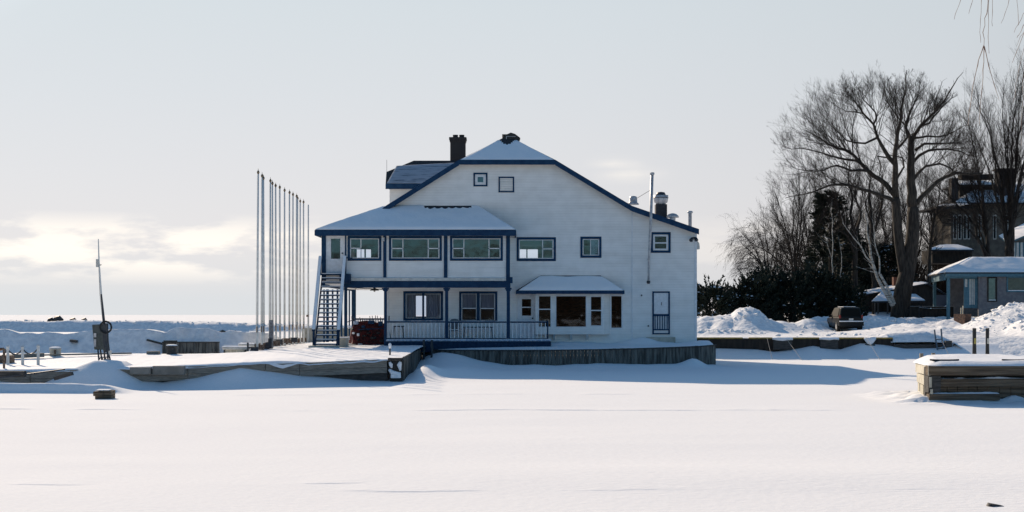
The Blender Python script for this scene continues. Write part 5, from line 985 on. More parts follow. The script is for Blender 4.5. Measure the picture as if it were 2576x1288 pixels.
z2 = 1.045 + .002 + eu * ev * (.09 + .14 * V ** .7 + .05 * fbm(x2 / 1.1, y2 / .9, 71) + .05 * np.exp(-((x2 - 13.6) / .8) ** 2 - ((y2 - 43) / .8) ** 2) + .03 * np.exp(-((x2 - 15.0) / .6) ** 2))
sh = sheet('snow_cap', x2, y2, z2, SNOW); me = sh.data; off = np.array(ORG[D.name]); co = np.empty(len(me.vertices) * 3, np.float32); me.vertices.foreach_get('co', co); me.vertices.foreach_set('co', (co.reshape(-1, 3) - off).ravel().astype(np.float32)); sh.parent = D
for u, l in ((2376, None), (2557, None)):
    x = PX(u, 40.9); z = PZ(907.5, 40.9); w_ = .42
    m = MB().chain([(x - w_, 40.9, z + .03), (x - .15, 40.9, z - .01), (x + .15, 40.9, z - .01), (x + w_, 40.9, z + .03)], [.02, .05, .05, .02], 8).beam((x - .24, 40.9, z), (x - .10, 40.9, z - .16), .07, .06).beam((x + .24, 40.9, z), (x + .10, 40.9, z - .16), .07, .06); m.build('cleat', BLACK, D)
for i, (u0, u1, u2, u3, l, yl) in enumerate([(2446.5, 2456, 2445.8, 2456.3, 'left black mooring pile with a yellow plate behind the near dock', (.35, .30, .08)), (2479.5, 2488.5, 2478.8, 2489, 'right black mooring pile with a pale plate behind the near dock', (.5, .5, .45))]):
    d = 44.4; x0, x1, z0, z1 = rect(u0, u1, 825.5, 893, d); xc = (x0 + x1) / 2; r_ = (x1 - x0) / 2; o = MB().chain([(xc, d, -.3), (xc, d, 1.2), (xc, d, 1.6), (xc, d, z1)], [r_ * 1.1, r_ * 1.12, r_ * .98, r_], 14).build('mooring_pile', BLACK, smooth=False); tag(o, l, 'pile', 'mooring piles')
    a = rect((u0 + u1) / 2 - 2, (u0 + u1) / 2 + 2.6, 851 - 0, 865, d); MB().box(a[0], a[1], d - r_ - .012, d - r_ + .02, a[2], a[3]).build('plate', mat('plate%d' % i, yl, .6), o)
for i, (u, v0, l) in enumerate([(2319, 889, 'left stub post just showing behind the near dock'), (2349, 888, 'right stub post just showing behind the near dock')]):
    d = 45.5; x0, x1, z0, z1 = rect(u - 4, u + 4, v0, 905, d); tag(MB().box(x0, x1, d, d + .1, -.2, z1).build('stub_post', TIMB), l, 'post', 'stub posts behind the near dock')
# ================================================================== PARKED CAR (seen from behind)
cd_ = 103.5; cx = PX(2141, cd_); C_ = empty('parked_car', (cx, cd_, 1.27), 'dark muddy sport utility vehicle parked with its back to the camera', 'car')
W2_ = .88; cz = 1.27; y0 = cd_
def ring(pts): return [(cx + p[0], y0 + p[1], cz + p[2]) for p in pts]
body = MB(); secs = [(0.0, .86, .38, .98), (.06, .89, .36, 1.03), (.9, .90, .34, 1.04), (3.3, .90, .34, 1.04), (4.3, .88, .38, .98), (4.65, .78, .45, .80)]
o0 = 0
for (yy_, hw_, zb_, zt2) in secs: body.v.extend(ring([(-hw_, yy_, zb_ + .10), (-hw_ - .02, yy_, .66), (-hw_ + .03, yy_, zt2), (hw_ - .03, yy_, zt2), (hw_ + .02, yy_, .66), (hw_, yy_, zb_ + .10), (hw_ - .1, yy_, zb_), (-hw_ + .1, yy_, zb_)]))
for i in range(len(secs) - 1):
    for k in range(8): k2 = (k + 1) % 8; body.f.append((i * 8 + k, i * 8 + k2, (i + 1) * 8 + k2, (i + 1) * 8 + k))
body.f.append(tuple(range(8))); body.f.append(tuple(range(40, 48))[::-1]); BO = body.build('body', CARP, C_, bevel=.02)
cab = MB(); secs = [(0.05, .80, .84, 1.0, 1.02), (.16, .70, .84, 1.74, 1.02), (.5, .70, .86, 1.80, 1.03), (2.4, .70, .86, 1.78, 1.03), (3.2, .74, .86, 1.05, 1.03)]
for (yy_, ht, hb_, zt2, zb_) in secs: cab.v.extend(ring([(-hb_, yy_, zb_), (-ht, yy_, zt2 - .05), (-ht + .1, yy_, zt2), (ht - .1, yy_, zt2), (ht, yy_, zt2 - .05), (hb_, yy_, zb_)]))
for i in range(len(secs) - 1):
    for k in range(5): cab.f.append((i * 6 + k, i * 6 + k + 1, (i + 1) * 6 + k + 1, (i + 1) * 6 + k))
cab.f.append(tuple(range(6))); cab.build('cabin', CARP, C_, bevel=.015)
MB().add(ring([(-.72, .055, 1.10), (.72, .055, 1.10), (.62, .135, 1.66), (-.62, .135, 1.66)]), [(0, 1, 2, 3)]).build('rear_window', CARG, C_)
for s_ in (-1, 1):
    MB().add(ring([(s_ * .875, .45, 1.10), (s_ * .885, 2.35, 1.10), (s_ * .885, 3.0, 1.12), (s_ * .735, 2.35, 1.70), (s_ * .735, .55, 1.70)]), [(0, 1, 2, 3, 4)]).build('side_window', CARG, C_)
    MB().box(cx + s_ * .80 - .06, cx + s_ * .80 + .06, y0 - .02, y0 + .10, cz + .98, cz + 1.22).build('tail_light', TAIL, C_)
    MB().box(cx + s_ * .52 - .09, cx + s_ * .52 + .09, y0 - .10, y0 - .06, cz + .56, cz + .63).build('reflector', TAIL, C_)
    for yw in (.75, 3.55):
        wh = MB(); n = 18; c = (cx + s_ * .80, y0 + yw, cz + .36)
        for dx in (-.12, .12): wh.v.extend((c[0] + dx, c[1] + .37 * math.cos(2 * math.pi * k / n), c[2] + .37 * math.sin(2 * math.pi * k / n)) for k in range(n))
        wh.f = [(k, (k + 1) % n, n + (k + 1) % n, n + k) for k in range(n)] + [tuple(range(n)), tuple(range(n, 2 * n))[::-1]]; WH = wh.build('wheel', RUBBER, C_)
        rm_ = MB(); rm_.v.extend((c[0] + s_ * .13, c[1] + .2 * math.cos(2 * math.pi * k / n), c[2] + .2 * math.sin(2 * math.pi * k / n)) for k in range(n)); rm_.f = [tuple(range(n))]; rm_.build('rim', GREY, WH)
    MB().box(cx + s_ * 1.0 - .10, cx + s_ * 1.0 + .10, y0 + 2.5, y0 + 2.62, cz + 1.05, cz + 1.22).build('mirror', CARP, C_)
MB().box(cx - .90, cx + .90, y0 - .14, y0 + .02, cz + .42, cz + .72).build('bumper', RUBBER, C_, bevel=.03); MB().box(cx - .86, cx + .86, y0 - .15, y0 + .01, cz + .722, cz + .80).build('bumper_snow', SNOW, C_, bevel=.03)
MB().box(cx - .16, cx + .16, y0 - .03, y0 - .012, cz + .82, cz + .97).build('number_plate', SOFTW, C_); MB().box(cx - .5, cx + .4, y0 + .3, y0 + 2.2, cz + 1.80, cz + 1.84).build('roof_snow', SNOW, C_, bevel=.015)
MB().box(cx - .7, cx + .7, y0 + .5, y0 + 4, cz + .25, cz + .4).build('underbody', RUBBER, C_)
C_.rotation_euler = (0, 0, R(-1))
# ================================================================== HOUSES BEHIND THE QUAY
def box_building(): pass
# pavilion with hipped snow roof
pd = 108.0; V_ = empty('pavilion', (PX(2440, pd), pd, 1.9), 'low taupe pavilion with teal trim and a hipped snow roof at the right edge', 'building')
xe, xr = PX(2377, pd), PX(2700, pd); ze = PZ(685, pd); yb3 = pd + 9; xl_ = PX(2335, pd + 7.5) 
rz_ = PZ(646.5, pd + 2.8); rl = (PX(2446, pd + 2.8), pd + 2.8, rz_)
xl_ = xe - 1.6
roofp = MB().slab([(xe - .0, pd, ze), (xr, pd, ze), (xr, pd + 2.8, rz_), rl], .1).slab([(xe, pd, ze), rl, (PX(2335, pd + 8), pd + 8.2, ze)], .1).slab([rl, (xr, pd + 2.8, rz_), (xr, pd + 8.2, ze), (PX(2335, pd + 8), pd + 8.2, ze)], .1).build('roof', DARK, V_)
snowpatch('snow_cover', [(xe, pd, ze), (xr, pd, ze), (xr, pd + 2.8, rz_), rl], 60, 20, .10, roofp, .04, 51)
lp = (PX(2335, pd + 8), pd + 8.2, ze); snowpatch('snow_cover', [lp, (xe, pd, ze), (rl[0] + .01, rl[1], rl[2]), (rl[0] - .01, rl[1], rl[2])], 50, 20, .10, roofp, .04, 52)
MB().box(xe + .1, xr, pd + .02, pd + .2, PZ(696, pd), ze - .09).build('fascia', TEAL, V_)
m = MB().beam((xe + .1, pd + .3, ze - .33), (lp[0] + .3, lp[1] - .3, ze - .33), .12, .5).box(xe + .15, PX(2461, pd), pd + .25, pd + .4, PZ(700, pd), PZ(696, pd)); m.build('beam', TEAL, V_)
for u, d in ((2386.5, pd + .3), (2352, pd + 6.8)): m = MB(); x = PX(u, d); m.box(x - .11, x + .11, d, d + .2, 1.4, ze - .2).build('post', TEAL, V_)
xw = PX(2461.6, pd + .4); wp = MB(); wh_ = [rect(2487, 2505, 700, 755, pd + .4), rect(2535, 2700, 700, 731, pd + .4)]
wall_cols(wp, [(xw, ze - .1), (xr, ze - .1)], [(xw, .6)], wh_, pd + .4, pd + .55); wp.build('wall', TAUPE, V_)
for (u0, u1, v0, v1) in ((2483.5, 2508, 696.6, 759), (2532, 2640, 696, 735)):
    x0, x1, z0, z1 = rect(u0, u1, v0, v1, pd + .4); t = .1; f = MB().box(x0, x1, pd + .34, pd + .42, z1 - t, z1).box(x0, x1, pd + .34, pd + .42, z0, z0 + t).box(x0, x0 + t, pd + .341, pd + .42, z0 + t, z1 - t).box(x1 - t, x1, pd + .341, pd + .42, z0 + t, z1 - t).build('window', TEAL if u0 > 2500 else DKWALL, V_)
    MB().add([(x0 + t, pd + .43, z0 + t), (x1 - t, pd + .43, z0 + t), (x1 - t, pd + .43, z1 - t), (x0 + t, pd + .43, z1 - t)], [(0, 1, 2, 3)]).build('pane', GLASS if u0 < 2500 else GLASSD, f); MB().box(x0 + t, x1 - t, pd + .33, pd + .40, z0 + t, z0 + t + .05).build('snow_sill', SNOW, f)
# glazed porch door; opaque pane painted off-white for the bright sky and snow behind
x0, x1, z0, z1 = rect(2425, 2461.5, 698, 775, pd + .5); f = MB(); y = pd + .6
for a, b in [(2425, 2427.5), (2434, 2438.5), (2443, 2444), (2447.8, 2448.8), (2452.6, 2461)]: f.box(PX(a, y), PX(b, y), y, y + .08, z0, z1)
f.box(PX(2427.5, y), PX(2434, y), y, y + .06, z0, PZ(722, y)).box(PX(2438.5, y), PX(2452.6, y), y, y + .06, z0, z0 + .25).box(x0, x1, y, y + .07, z1 - .12, z1); DP = f.build('glazed_door', TEAL, V_)
MB().add([(PX(2427, y), y + .05, z0), (PX(2453, y), y + .05, z0), (PX(2453, y), y + .05, z1), (PX(2427, y), y + .05, z1)], [(0, 1, 2, 3)]).build('pane', SOFTW, DP)
MB().box(xw, xr, pd + 7.8, pd + 8, .6, ze - .1).build('rear_wall', TAUPE, V_); MB().box(xw, xr, pd + .56, pd + 7.8, ze - .16, ze - .12).build('ceiling', INT, V_)
# dark cabin behind
kd = 124.0; K_ = empty('cabin', (PX(2280, kd), kd, 2.0), 'dark low cabin with a shallow snow covered gable behind the big tree', 'building')
pk = (PX(2335, kd), PZ(712, kd)); lf = (PX(2146, kd), PZ(746, kd)); rt = (PX(2412, kd), PZ(758, kd))
m = MB(); m.prism([(lf[0] + .3, 1.0), (rt[0] - .2, 1.0), (rt[0] - .2, rt[1] - .1), (pk[0], pk[1] - .1), (lf[0] + .3, lf[1] - .12)], kd + .4, kd + 7); m.build('wall', DKWALL, K_)
rk = MB().slab([(lf[0], kd, lf[1]), (pk[0], kd, pk[1]), (pk[0], kd + 7.5, pk[1]), (lf[0], kd + 7.5, lf[1])], .12).slab([(pk[0], kd, pk[1]), (rt[0], kd, rt[1]), (rt[0], kd + 7.5, rt[1]), (pk[0], kd + 7.5, pk[1])], .12).build('roof', DARK, K_)
snowpatch('snow_cover', [(lf[0], kd - .03, lf[1]), (pk[0], kd - .03, pk[1]), (pk[0], kd + 7.5, pk[1]), (lf[0], kd + 7.5, lf[1])], 70, 20, .20, rk, .05, 61); snowpatch('snow_cover', [(pk[0], kd - .03, pk[1]), (rt[0], kd - .03, rt[1]), (rt[0], kd + 7.5, rt[1]), (pk[0], kd + 7.5, pk[1])], 40, 20, .12, rk, .05, 62)
a = rect(2248, 2259, 697, 720, kd + 2); MB().box(a[0], a[1], kd + 2, kd + 2.5, a[2] - .6, a[3]).build('chimney', mat('red_brick', (.17, .06, .035), .9, (.1, .04, .025), 20), K_)
ld_ = kd - 2.2; e1 = MB().slab([P(2192, 759, ld_), P(2328, 757, ld_), P(2305, 744, kd + .3), P(2228, 727, kd + .3)], .12).build('lean_to_roof', DARK, K_); q_ = [P(2192, 758, ld_), P(2328, 756, ld_), P(2305, 743, kd + .3), P(2222, 730, kd + .3)]; snowpatch('snow_cover', q_, 50, 18, .16, e1, .05, 63)
for u in (2196, 2250, 2322): MB().box(PX(u, ld_), PX(u, ld_) + .14, ld_ + .2, ld_ + .34, 1.5, PZ(760, ld_)).build('post', DKWALL, K_)
for u in (2200, 2208, 2232, 2288): a = rect(u, u + 3, 762, 790, kd - 2.5); MB().box(a[0], a[1], kd - 2.5, kd - 2.4, a[2], a[3]).build('fence_board', TIMBD, K_)
m = MB().box(PX(2355, 119), PX(2405, 119), 119, 119.2, 2.3, PZ(742, 119)); tag(m.build('garden_shed_front', mat('slate_blue_board', (.07, .09, .12), .8)), 'slate blue board front seen between the pavilion posts', 'shed')
# mansion far behind
md = 142.0; M_ = empty('mansion', (PX(2480, md), md, 3.0), 'tall pale Victorian house with snowy tiered roofs behind the bare trees', 'building')
def R4(u0, u1, v0, v1, d, dep, name, m): a = rect(u0, u1, v0, v1, d); return MB().box(a[0], a[1], d, d + dep, a[2], a[3]).build(name, m, M_)
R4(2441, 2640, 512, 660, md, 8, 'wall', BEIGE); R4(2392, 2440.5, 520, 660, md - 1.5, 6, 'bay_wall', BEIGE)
hz = PZ(511, md); a0 = PX(2400, md - .8); rr_ = MB().slab([(a0, md - .8, hz), (PX(2660, md), md - .8, hz), (PX(2600, md + 4), md + 4, PZ(462, md + 4)), (PX(2470, md + 4), md + 4, PZ(462, md + 4))], .15).slab([(a0, md - .8, hz), (PX(2470, md + 4), md + 4, PZ(462, md + 4)), (a0, md + 9, hz)], .15).build('roof', DARK, M_)
snowpatch('snow_cover', [(a0, md - .82, hz), (PX(2660, md), md - .82, hz), (PX(2600, md + 4), md + 4, PZ(462, md + 4)), (PX(2470, md + 4), md + 4, PZ(462, md + 4))], 50, 16, .15, rr_, .05, 64)
R4(2355, 2445, 519, 524, md - 2.2, 6, 'eave', DARK); a = rect(2352, 2446, 508, 519, md - 2.2); snowpatch('snow_cover', [(a[0], md - 2.2, a[2]), (a[1], md - 2.2, a[2] + .2), (a[1] - .5, md + 1, a[3]), (a[0] + 2.0, md + 1, a[3] - .05)], 40, 12, .12, M_, .05, 65)
R4(2415, 2510, 468, 506, md + 2, 4, 'belvedere', DKWALL); R4(2408, 2516, 464, 468.5, md + 1.6, 5, 'belvedere_eave', DARK); a = rect(2410, 2514, 450, 464, md + 1.6); snowpatch('snow_cover', [(a[0], md + 1.6, a[2]), (a[1], md + 1.6, a[2]), (a[1] - 1, md + 4, a[3]), (a[0] + 1.2, md + 4, a[3])], 40, 12, .1, M_, .03, 66)
R4(2420, 2500, 438, 450, md + 4, 1.5, 'roof_crest', DKWALL)
R4(2514, 2553, 427, 500, md + .5, 1.4, 'chimney', BRICK); R4(2511, 2556, 423, 427, md + .3, 1.8, 'chimney_cap', BRICK); R4(2394, 2411, 448, 516, md, 1.0, 'chimney', BRICK)
for i, u in enumerate((2400, 2412, 2425, 2434, 2462, 2500, 2530)):
    W_ = R4(u - 1.5, u + 6.5, 540, 602, (md - 1.54) if u < 2440 else md - .04, .03, 'window', SOFTW); a = rect(u, u + 5, 543, 600, (md - 1.56) if u < 2440 else md - .06); MB().add([(a[0], (md - 1.56) if u < 2440 else md - .06, a[2]), (a[1], (md - 1.56) if u < 2440 else md - .06, a[2]), (a[1], (md - 1.56) if u < 2440 else md - .06, a[3]), (a[0], (md - 1.56) if u < 2440 else md - .06, a[3])], [(0, 1, 2, 3)]).build('pane', CARG, W_)
R4(2345, 2445, 628, 662, md - 5, 3.5, 'veranda_wall', DKWALL); a = rect(2336, 2450, 612, 628, md - 6); VR = MB().slab([(a[0], md - 6, a[2]), (a[1], md - 6, a[2]), (a[1] - .5, md - 2, a[3]), (a[0] + 2.5, md - 2, a[3])], .15).build('veranda_roof', DARK, M_); snowpatch('snow_cover', [(a[0], md - 6, a[2]), (a[1], md - 6, a[2]), (a[1] - .5, md - 2, a[3]), (a[0] + 2.5, md - 2, a[3])], 40, 14, .18, VR, .06, 67)
# small veranda at the right edge
y = 131; M2 = empty('summer_house', (PX(2560, y), y, 3), 'cream posted veranda with a snowy roof cut by the right edge', 'building'); a = rect(2536, 2640, 603, 610, y); MB().slab([(a[0], y, a[2]), (a[1], y, a[2] + 1.6), (a[1], y + 4, a[3] + 2.2), (a[0] + .5, y + 4, a[3] + .6)], .15).build('roof', TEAL, M2); snowpatch('snow_cover', [(a[0], y, a[2]), (a[1], y, a[2] + 1.6), (a[1], y + 4, a[3] + 2.2), (a[0] + .5, y + 4, a[3] + .6)], 30, 12, .12, M2, .04, 68)
for u in (2540, 2549, 2558, 2568): a = rect(u, u + 5, 610, 650, y + .5); MB().box(a[0], a[1], y + .5, y + .6, a[2], a[3]).build('post', SOFTW, M2)
MB().box(PX(2538, y + 1.5), PX(2640, y + 1.5), y + 1.5, y + 1.6, 3, PZ(608, y)).build('wall', TEAL, M2)
# ================================================================== TREES
def limbtree(name, base, limbs, label, cat='tree', seed=1, d=115, twl=1.0, dens=1.0, lev=3, bark=BARK, trunkm=BARKL, yr=3.0, droop=0.0, group=None, twr=.010, upb=.35, trunks=None, cmul=1.0, env=None):
    """limbs: polylines in measured image coordinates with radii; twigs are grown from them in three orders"""
    rr = random.Random(seed); root = empty(name, P(base[0], base[1], d), label, cat, group)
    tk = MB(); tw = MB(); tw2 = MB(); ALLP = []; thr = [1.0]; ctr = Vector(P(base[0], base[1] - 120, d))
    def outside(p):
        if env is None: return False
        u = CU + p.x / p.y * F; v = HV - (p.z - EYE) / p.y * F; k = (abs(u - env[0]) / (env[2] if u < env[0] else env[4])) ** 2.3 + ((abs(v - env[1]) / env[3]) ** 2.3 if v < env[1] else 0)
        an = math.atan2(v - env[1], u - env[0]); return k > thr[0] * (1 + .30 * mnoise.noise(Vector((an * 3.1, 5.3, 0))) + .22 * mnoise.noise(Vector((an * 9, 1.3, 0))))
    def grow(mb, p, dr, ln, r, lv):
        if lv >= 2:
            thr[0] = rr.uniform(.80, 1.32)
            for _ in range(6):
                if outside(p + dr * ln * 1.05): ln *= .72
                else: break
        n = 5 if lv > 2 else (4 if lv > 1 else 3); pts = [p.copy()]; q = p.copy(); dd = dr.copy(); sg_ = .16 if lv > 1 else .09; rad_ = (p - ctr).normalized() * (.30 if lv < 3 else .12)
        for i in range(n):
            dd = (dd + Vector((rr.gauss(0, sg_), rr.gauss(0, sg_), rr.gauss(0, sg_ * .8) + .07 * upb * 2 - droop * (.18 + .1 * i)))).normalized(); q = q + dd * (ln / n); pts.append(q.copy())
        mb.chain(pts, [r * (1 - .72 * i / n) for i in range(n + 1)], 3, cap=False)
        if lv <= 0: return
        k = int(round({4: 6, 3: 5, 2: 5, 1: 5}.get(lv, 4) * dens * rr.uniform(.8, 1.2)))
        for i in range(k):
            t = rr.uniform(.18, 1.0); j = min(int(t * n), n - 1); s_ = pts[j].lerp(pts[j + 1], t * n - j); tan = (pts[j + 1] - pts[j]).normalized()
            side = tan.orthogonal().normalized(); side.rotate(__import__('mathutils').Quaternion(tan, rr.uniform(0, 6.283)))
            nd = (tan * rr.uniform(.75, 1.1) + side * rr.uniform(.4, .85) + rad_ * (1 - droop) + Vector((0, 0, upb * .4))).normalized()
            grow(mb if lv > 2 else (tw2 if True else mb), s_, nd, ln * rr.uniform(.42, .68) * (1.05 - .3 * t), max(r * .42, twr * .5), lv - 1)
    for li, (pts, r0, r1, cnt) in enumerate(limbs):
        yo = rr.uniform(-yr, yr) if cnt else 0; n = len(pts); W = []; y0_ = 0.0
        if ALLP:
            q0 = Vector(P(pts[0][0], pts[0][1], d)); best = min(ALLP, key=lambda a: (a.x - q0.x) ** 2 + (a.z - q0.z) ** 2)
            if math.hypot(best.x - q0.x, best.z - q0.z) < 1.6: y0_ = best.y - d
        for i, (u, v) in enumerate(pts):
            t_ = i / max(n - 1, 1); W.append(Vector(P(u, v, d)) + Vector((0, y0_ * (1 - t_) + yo * t_ ** 1.2, 0)))
        F_ = [W[0]]
        for i in range(n - 1):
            p_ = [W[max(i - 1, 0)], W[i], W[i + 1], W[min(i + 2, n - 1)]]
            L3 = (W[i + 1] - W[i]).length; k = max(1, int(L3 / .6))
            for j in range(1, k + 1):
                t_ = j / k; c_ = (p_[1] * 2 + (p_[2] - p_[0]) * t_ + (p_[0] * 2 - p_[1] * 5 + p_[2] * 4 - p_[3]) * t_ ** 2 + (p_[1] * 3 - p_[0] - p_[2] * 3 + p_[3]) * t_ ** 3) * .5
                F_.append(c_ + (Vector((rr.gauss(0, .05), rr.gauss(0, .05), rr.gauss(0, .05))) if (j < k and cnt) else Vector()))
        ALLP.extend(F_)
        if cnt and r0 < .35 and d == 113: r0, r1 = r0 * .8, r1 * .7
        m_ = len(F_) - 1; rad = [r0 + (r1 - r0) * (i / m_) for i in range(m_ + 1)]
        (tk if r0 > .16 else tw).chain(F_, rad, 12 if r0 > .3 else 6, cap=True)
        for c in range(int(cnt * dens * cmul)):
            t = rr.uniform(.12 if r0 < .16 else .3, 1.0) ** .8; f = t * m_; j = min(int(f), m_ - 1); s_ = F_[j].lerp(F_[j + 1], f - j); tan = (F_[j + 1] - F_[j]).normalized()
            out_ = (s_ - ctr); out_.normalize(); side = tan.orthogonal().normalized(); side.rotate(__import__('mathutils').Quaternion(tan, rr.uniform(0, 6.283)))
            nd = (tan * .7 + side * rr.uniform(.5, .9) + out_ * .35 + Vector((0, 0, upb))).normalized()
            grow(tw, s_, nd, twl * rr.uniform(1.4, 3.6) * (1.1 - .3 * t), min(max(rad[j] * .32, twr * 1.5), .045), lev - 1)
    if tk.v: tk.build('trunk', trunkm, root, smooth=True)
    if tw.v: tw.build('branches', bark, root)
    if tw2.v: tw2.build('crown', TWIG, root)
    return root
def cc(pts): return [(1823.8 + a / 2.561, 125.8 + b / 2.561) for a, b in pts]
big_ = [
 ([(2262, 812), (2266, 775), (2272, 730), (2281, 690), (2290, 640), (2296, 590), (2297, 520)], .76, .42, 0),
 ([(2297, 520), (2291, 440), (2289, 380), (2288, 345)], .42, .22, 10),
 ([(2278, 705), (2270, 660), (2262, 610), (2257, 560), (2253, 497)], .42, .32, 0),
 ([(2272, 780), (2283, 800)], .7, .9, 0),
 (cc([(1100, 950), (1085, 800), (1070, 650), (1078, 500), (1075, 380), (1085, 260), (1070, 150)]), .34, .03, 26),
 (cc([(1100, 1000), (1060, 960), (960, 930), (820, 890), (650, 880), (520, 930), (340, 970)]), .22, .03, 28),
 (cc([(1100, 940), (1040, 860), (960, 800), (880, 700), (800, 620), (700, 575), (560, 470)]), .30, .03, 34),
 (cc([(1000, 830), (930, 780), (800, 780), (700, 750), (560, 790), (380, 760)]), .16, .02, 24),
 (cc([(900, 730), (800, 690), (650, 640), (520, 600), (420, 590)]), .14, .02, 24),
 (cc([(1078, 740), (1010, 650), (960, 560), (930, 470), (860, 400), (780, 300), (720, 230)]), .24, .02, 32),
 (cc([(960, 560), (880, 600), (760, 580), (660, 480), (600, 400)]), .12, .02, 22),
 (cc([(930, 470), (960, 380), (900, 280), (900, 200)]), .11, .02, 18),
 (cc([(860, 400), (760, 380), (680, 330)]), .08, .02, 14),
 (cc([(1070, 650), (1150, 560), (1140, 480), (1060, 380), (1010, 260), (1030, 160)]), .15, .02, 24),
 (cc([(1190, 560), (1150, 480), (1180, 380), (1230, 260), (1240, 160)]), .16, .02, 24),
 (cc([(1190, 600), (1240, 480), (1310, 400), (1380, 280), (1450, 150)]), .19, .02, 30),
 (cc([(1240, 480), (1300, 460), (1400, 330), (1500, 260)]), .12, .02, 20),
 (cc([(1310, 400), (1330, 300), (1370, 180)]), .08, .02, 14),
 (cc([(1220, 640), (1270, 600), (1400, 605), (1500, 620)]), .15, .02, 18),
 (cc([(1210, 720), (1300, 645), (1420, 640), (1540, 690), (1600, 660)]), .17, .02, 20),
 (cc([(1200, 560), (1300, 545), (1420, 540), (1540, 470), (1600, 480)]), .12, .02, 20),
 (cc([(1210, 840), (1290, 750), (1380, 735), (1470, 790), (1500, 830)]), .17, .03, 16),
 (cc([(1215, 1010), (1320, 900), (1420, 820), (1500, 790), (1600, 800), (1680, 790)]), .30, .10, 14),
 (cc([(1100, 830), (1160, 750), (1170, 680), (1090, 650)]), .12, .05, 8),
 (cc([(1050, 700), (980, 680), (1020, 740), (1010, 860)]), .09, .02, 10),
 (cc([(860, 900), (860, 1000), (820, 1060)]), .08, .02, 8),
]
CR = (2268, 560)
big = [([(CR[0] + (u - CR[0]) * (1 if k < 4 else .985), v if (k < 4 or v > 420) else 420 + (v - 420) * .93) for u, v in pts], r0, r1, c) for k, (pts, r0, r1, c) in enumerate(big_)]
limbtree('bare_tree', (2265, 805), big, 'huge spreading bare tree with a thick double trunk behind the parked car', seed=11, d=113, twl=1.25, dens=1.0, lev=4, yr=4.5, twr=.0065, cmul=1.1, env=(2230, 500, 292, 312, 235))
# fan-shaped multi-stem trees on the right
def fan(name, ub, vb, d, tips, label, seed, r=.12, cnt=22, **k):
    rr = random.Random(seed); lb = []
    for (u, v) in tips:
        m1 = (ub + (u - ub) * .28 + rr.uniform(-4, 4), vb + (v - vb) * .42); m2 = (ub + (u - ub) * .62 + rr.uniform(-5, 5), vb + (v - vb) * .74)
        lb.append(([(ub + rr.uniform(-6, 6), vb), m1, m2, (u, v)], r * rr.uniform(.75, 1.2), .015, cnt))
    return limbtree(name, (ub, vb), lb, label, seed=seed, d=d, trunkm=BARK, **k)
fan('bare_tree', 2540, 645, 122, [(2420, 330), (2455, 260), (2490, 290), (2512, 225), (2535, 215), (2552, 190), (2575, 230), (2600, 250), (2620, 330), (2525, 300)], 'tall many stemmed bare tree at the right edge, fanning up from behind the pavilion', 21, r=.15, cnt=44, twl=.9, upb=.6)
fan('bare_tree', 2485, 645, 126, [(2335, 420), (2370, 360), (2400, 330), (2430, 300), (2460, 330), (2475, 380), (2325, 520)], 'leaning many stemmed bare tree between the mansion and the pavilion roof', 22, r=.11, cnt=52, twl=1.05, upb=.35)
fan('bare_tree', 2000, 705, 124, [(1925, 560), (1945, 520), (1962, 490), (1985, 478), (2005, 465), (2030, 480), (2045, 500), (2070, 530), (1905, 610)], 'upright twiggy bare tree left of the dark evergreen', 23, r=.10, cnt=30, twl=.75, upb=.8)
fan('weeping_tree', 1935, 715, 120, [(1872, 612), (1880, 590), (1900, 585), (1925, 580), (1955, 570), (1870, 640), (1985, 600)], 'small weeping bare tree with drooping twigs at the left of the grove', 24, r=.08, cnt=34, twl=.85, droop=1.0, upb=.1)
limbtree('bare_tree', (2152, 760), [([(2152, 760), (2150, 690), (2150, 630), (2146, 592)], .30, .22, 0), ([(2146, 592), (2138, 540), (2142, 500), (2130, 450), (2135, 400)], .16, .03, 26), ([(2150, 600), (2160, 570), (2172, 530), (2160, 490), (2178, 440)], .15, .03, 26), ([(2146, 600), (2120, 560), (2100, 520), (2085, 470)], .12, .02, 24), ([(2150, 640), (2125, 600), (2080, 580)], .1, .02, 20)], 'forked dark bare tree just left of the huge one', seed=25, d=127, twl=.8)
limbtree('bare_tree', (2200, 760), [([(2200, 760), (2199, 650), (2199, 560), (2197, 480)], .26, .12, 16), ([(2199, 600), (2215, 540), (2222, 480), (2218, 430)], .14, .03, 22), ([(2198, 560), (2182, 510), (2186, 450)], .10, .02, 20), ([(2199, 640), (2230, 600), (2245, 560)], .1, .02, 18), ([(2197, 480), (2192, 430), (2200, 390)], .08, .02, 18)], 'slim straight dark bare tree behind the trunk of the huge one', seed=26, d=131, twl=.8)
limbtree('birch_tree', (2246, 770), [([(2246, 770), (2228, 735), (2210, 700), (2202, 672), (2193, 620), (2187, 585), (2182, 535)], .17, .05, 14), ([(2250, 765), (2232, 722), (2214, 690)], .14, .10, 0), ([(2212, 690), (2212, 650), (2200, 610), (2196, 570)], .07, .02, 12), ([(2200, 665), (2180, 645), (2150, 600), (2120, 560)], .06, .02, 14), ([(2203, 680), (2190, 672), (2178, 664)], .06, .02, 4)], 'pale leaning birch crossing in front of the dark cabin roof', seed=27, d=112, twl=.6, dens=.7, bark=BIRCH, trunkm=BIRCH)
limbtree('bare_tree', (2335, 720), [([(2335, 720), (2333, 660), (2331, 600), (2333, 540)], .2, .1, 16), ([(2332, 640), (2350, 600), (2370, 580)], .09, .02, 18), ([(2332, 620), (2312, 590), (2300, 550)], .09, .02, 18), ([(2332, 560), (2345, 520), (2350, 470)], .08, .02, 18)], 'dark bare tree standing behind the cabin gable', seed=28, d=130, twl=.8)
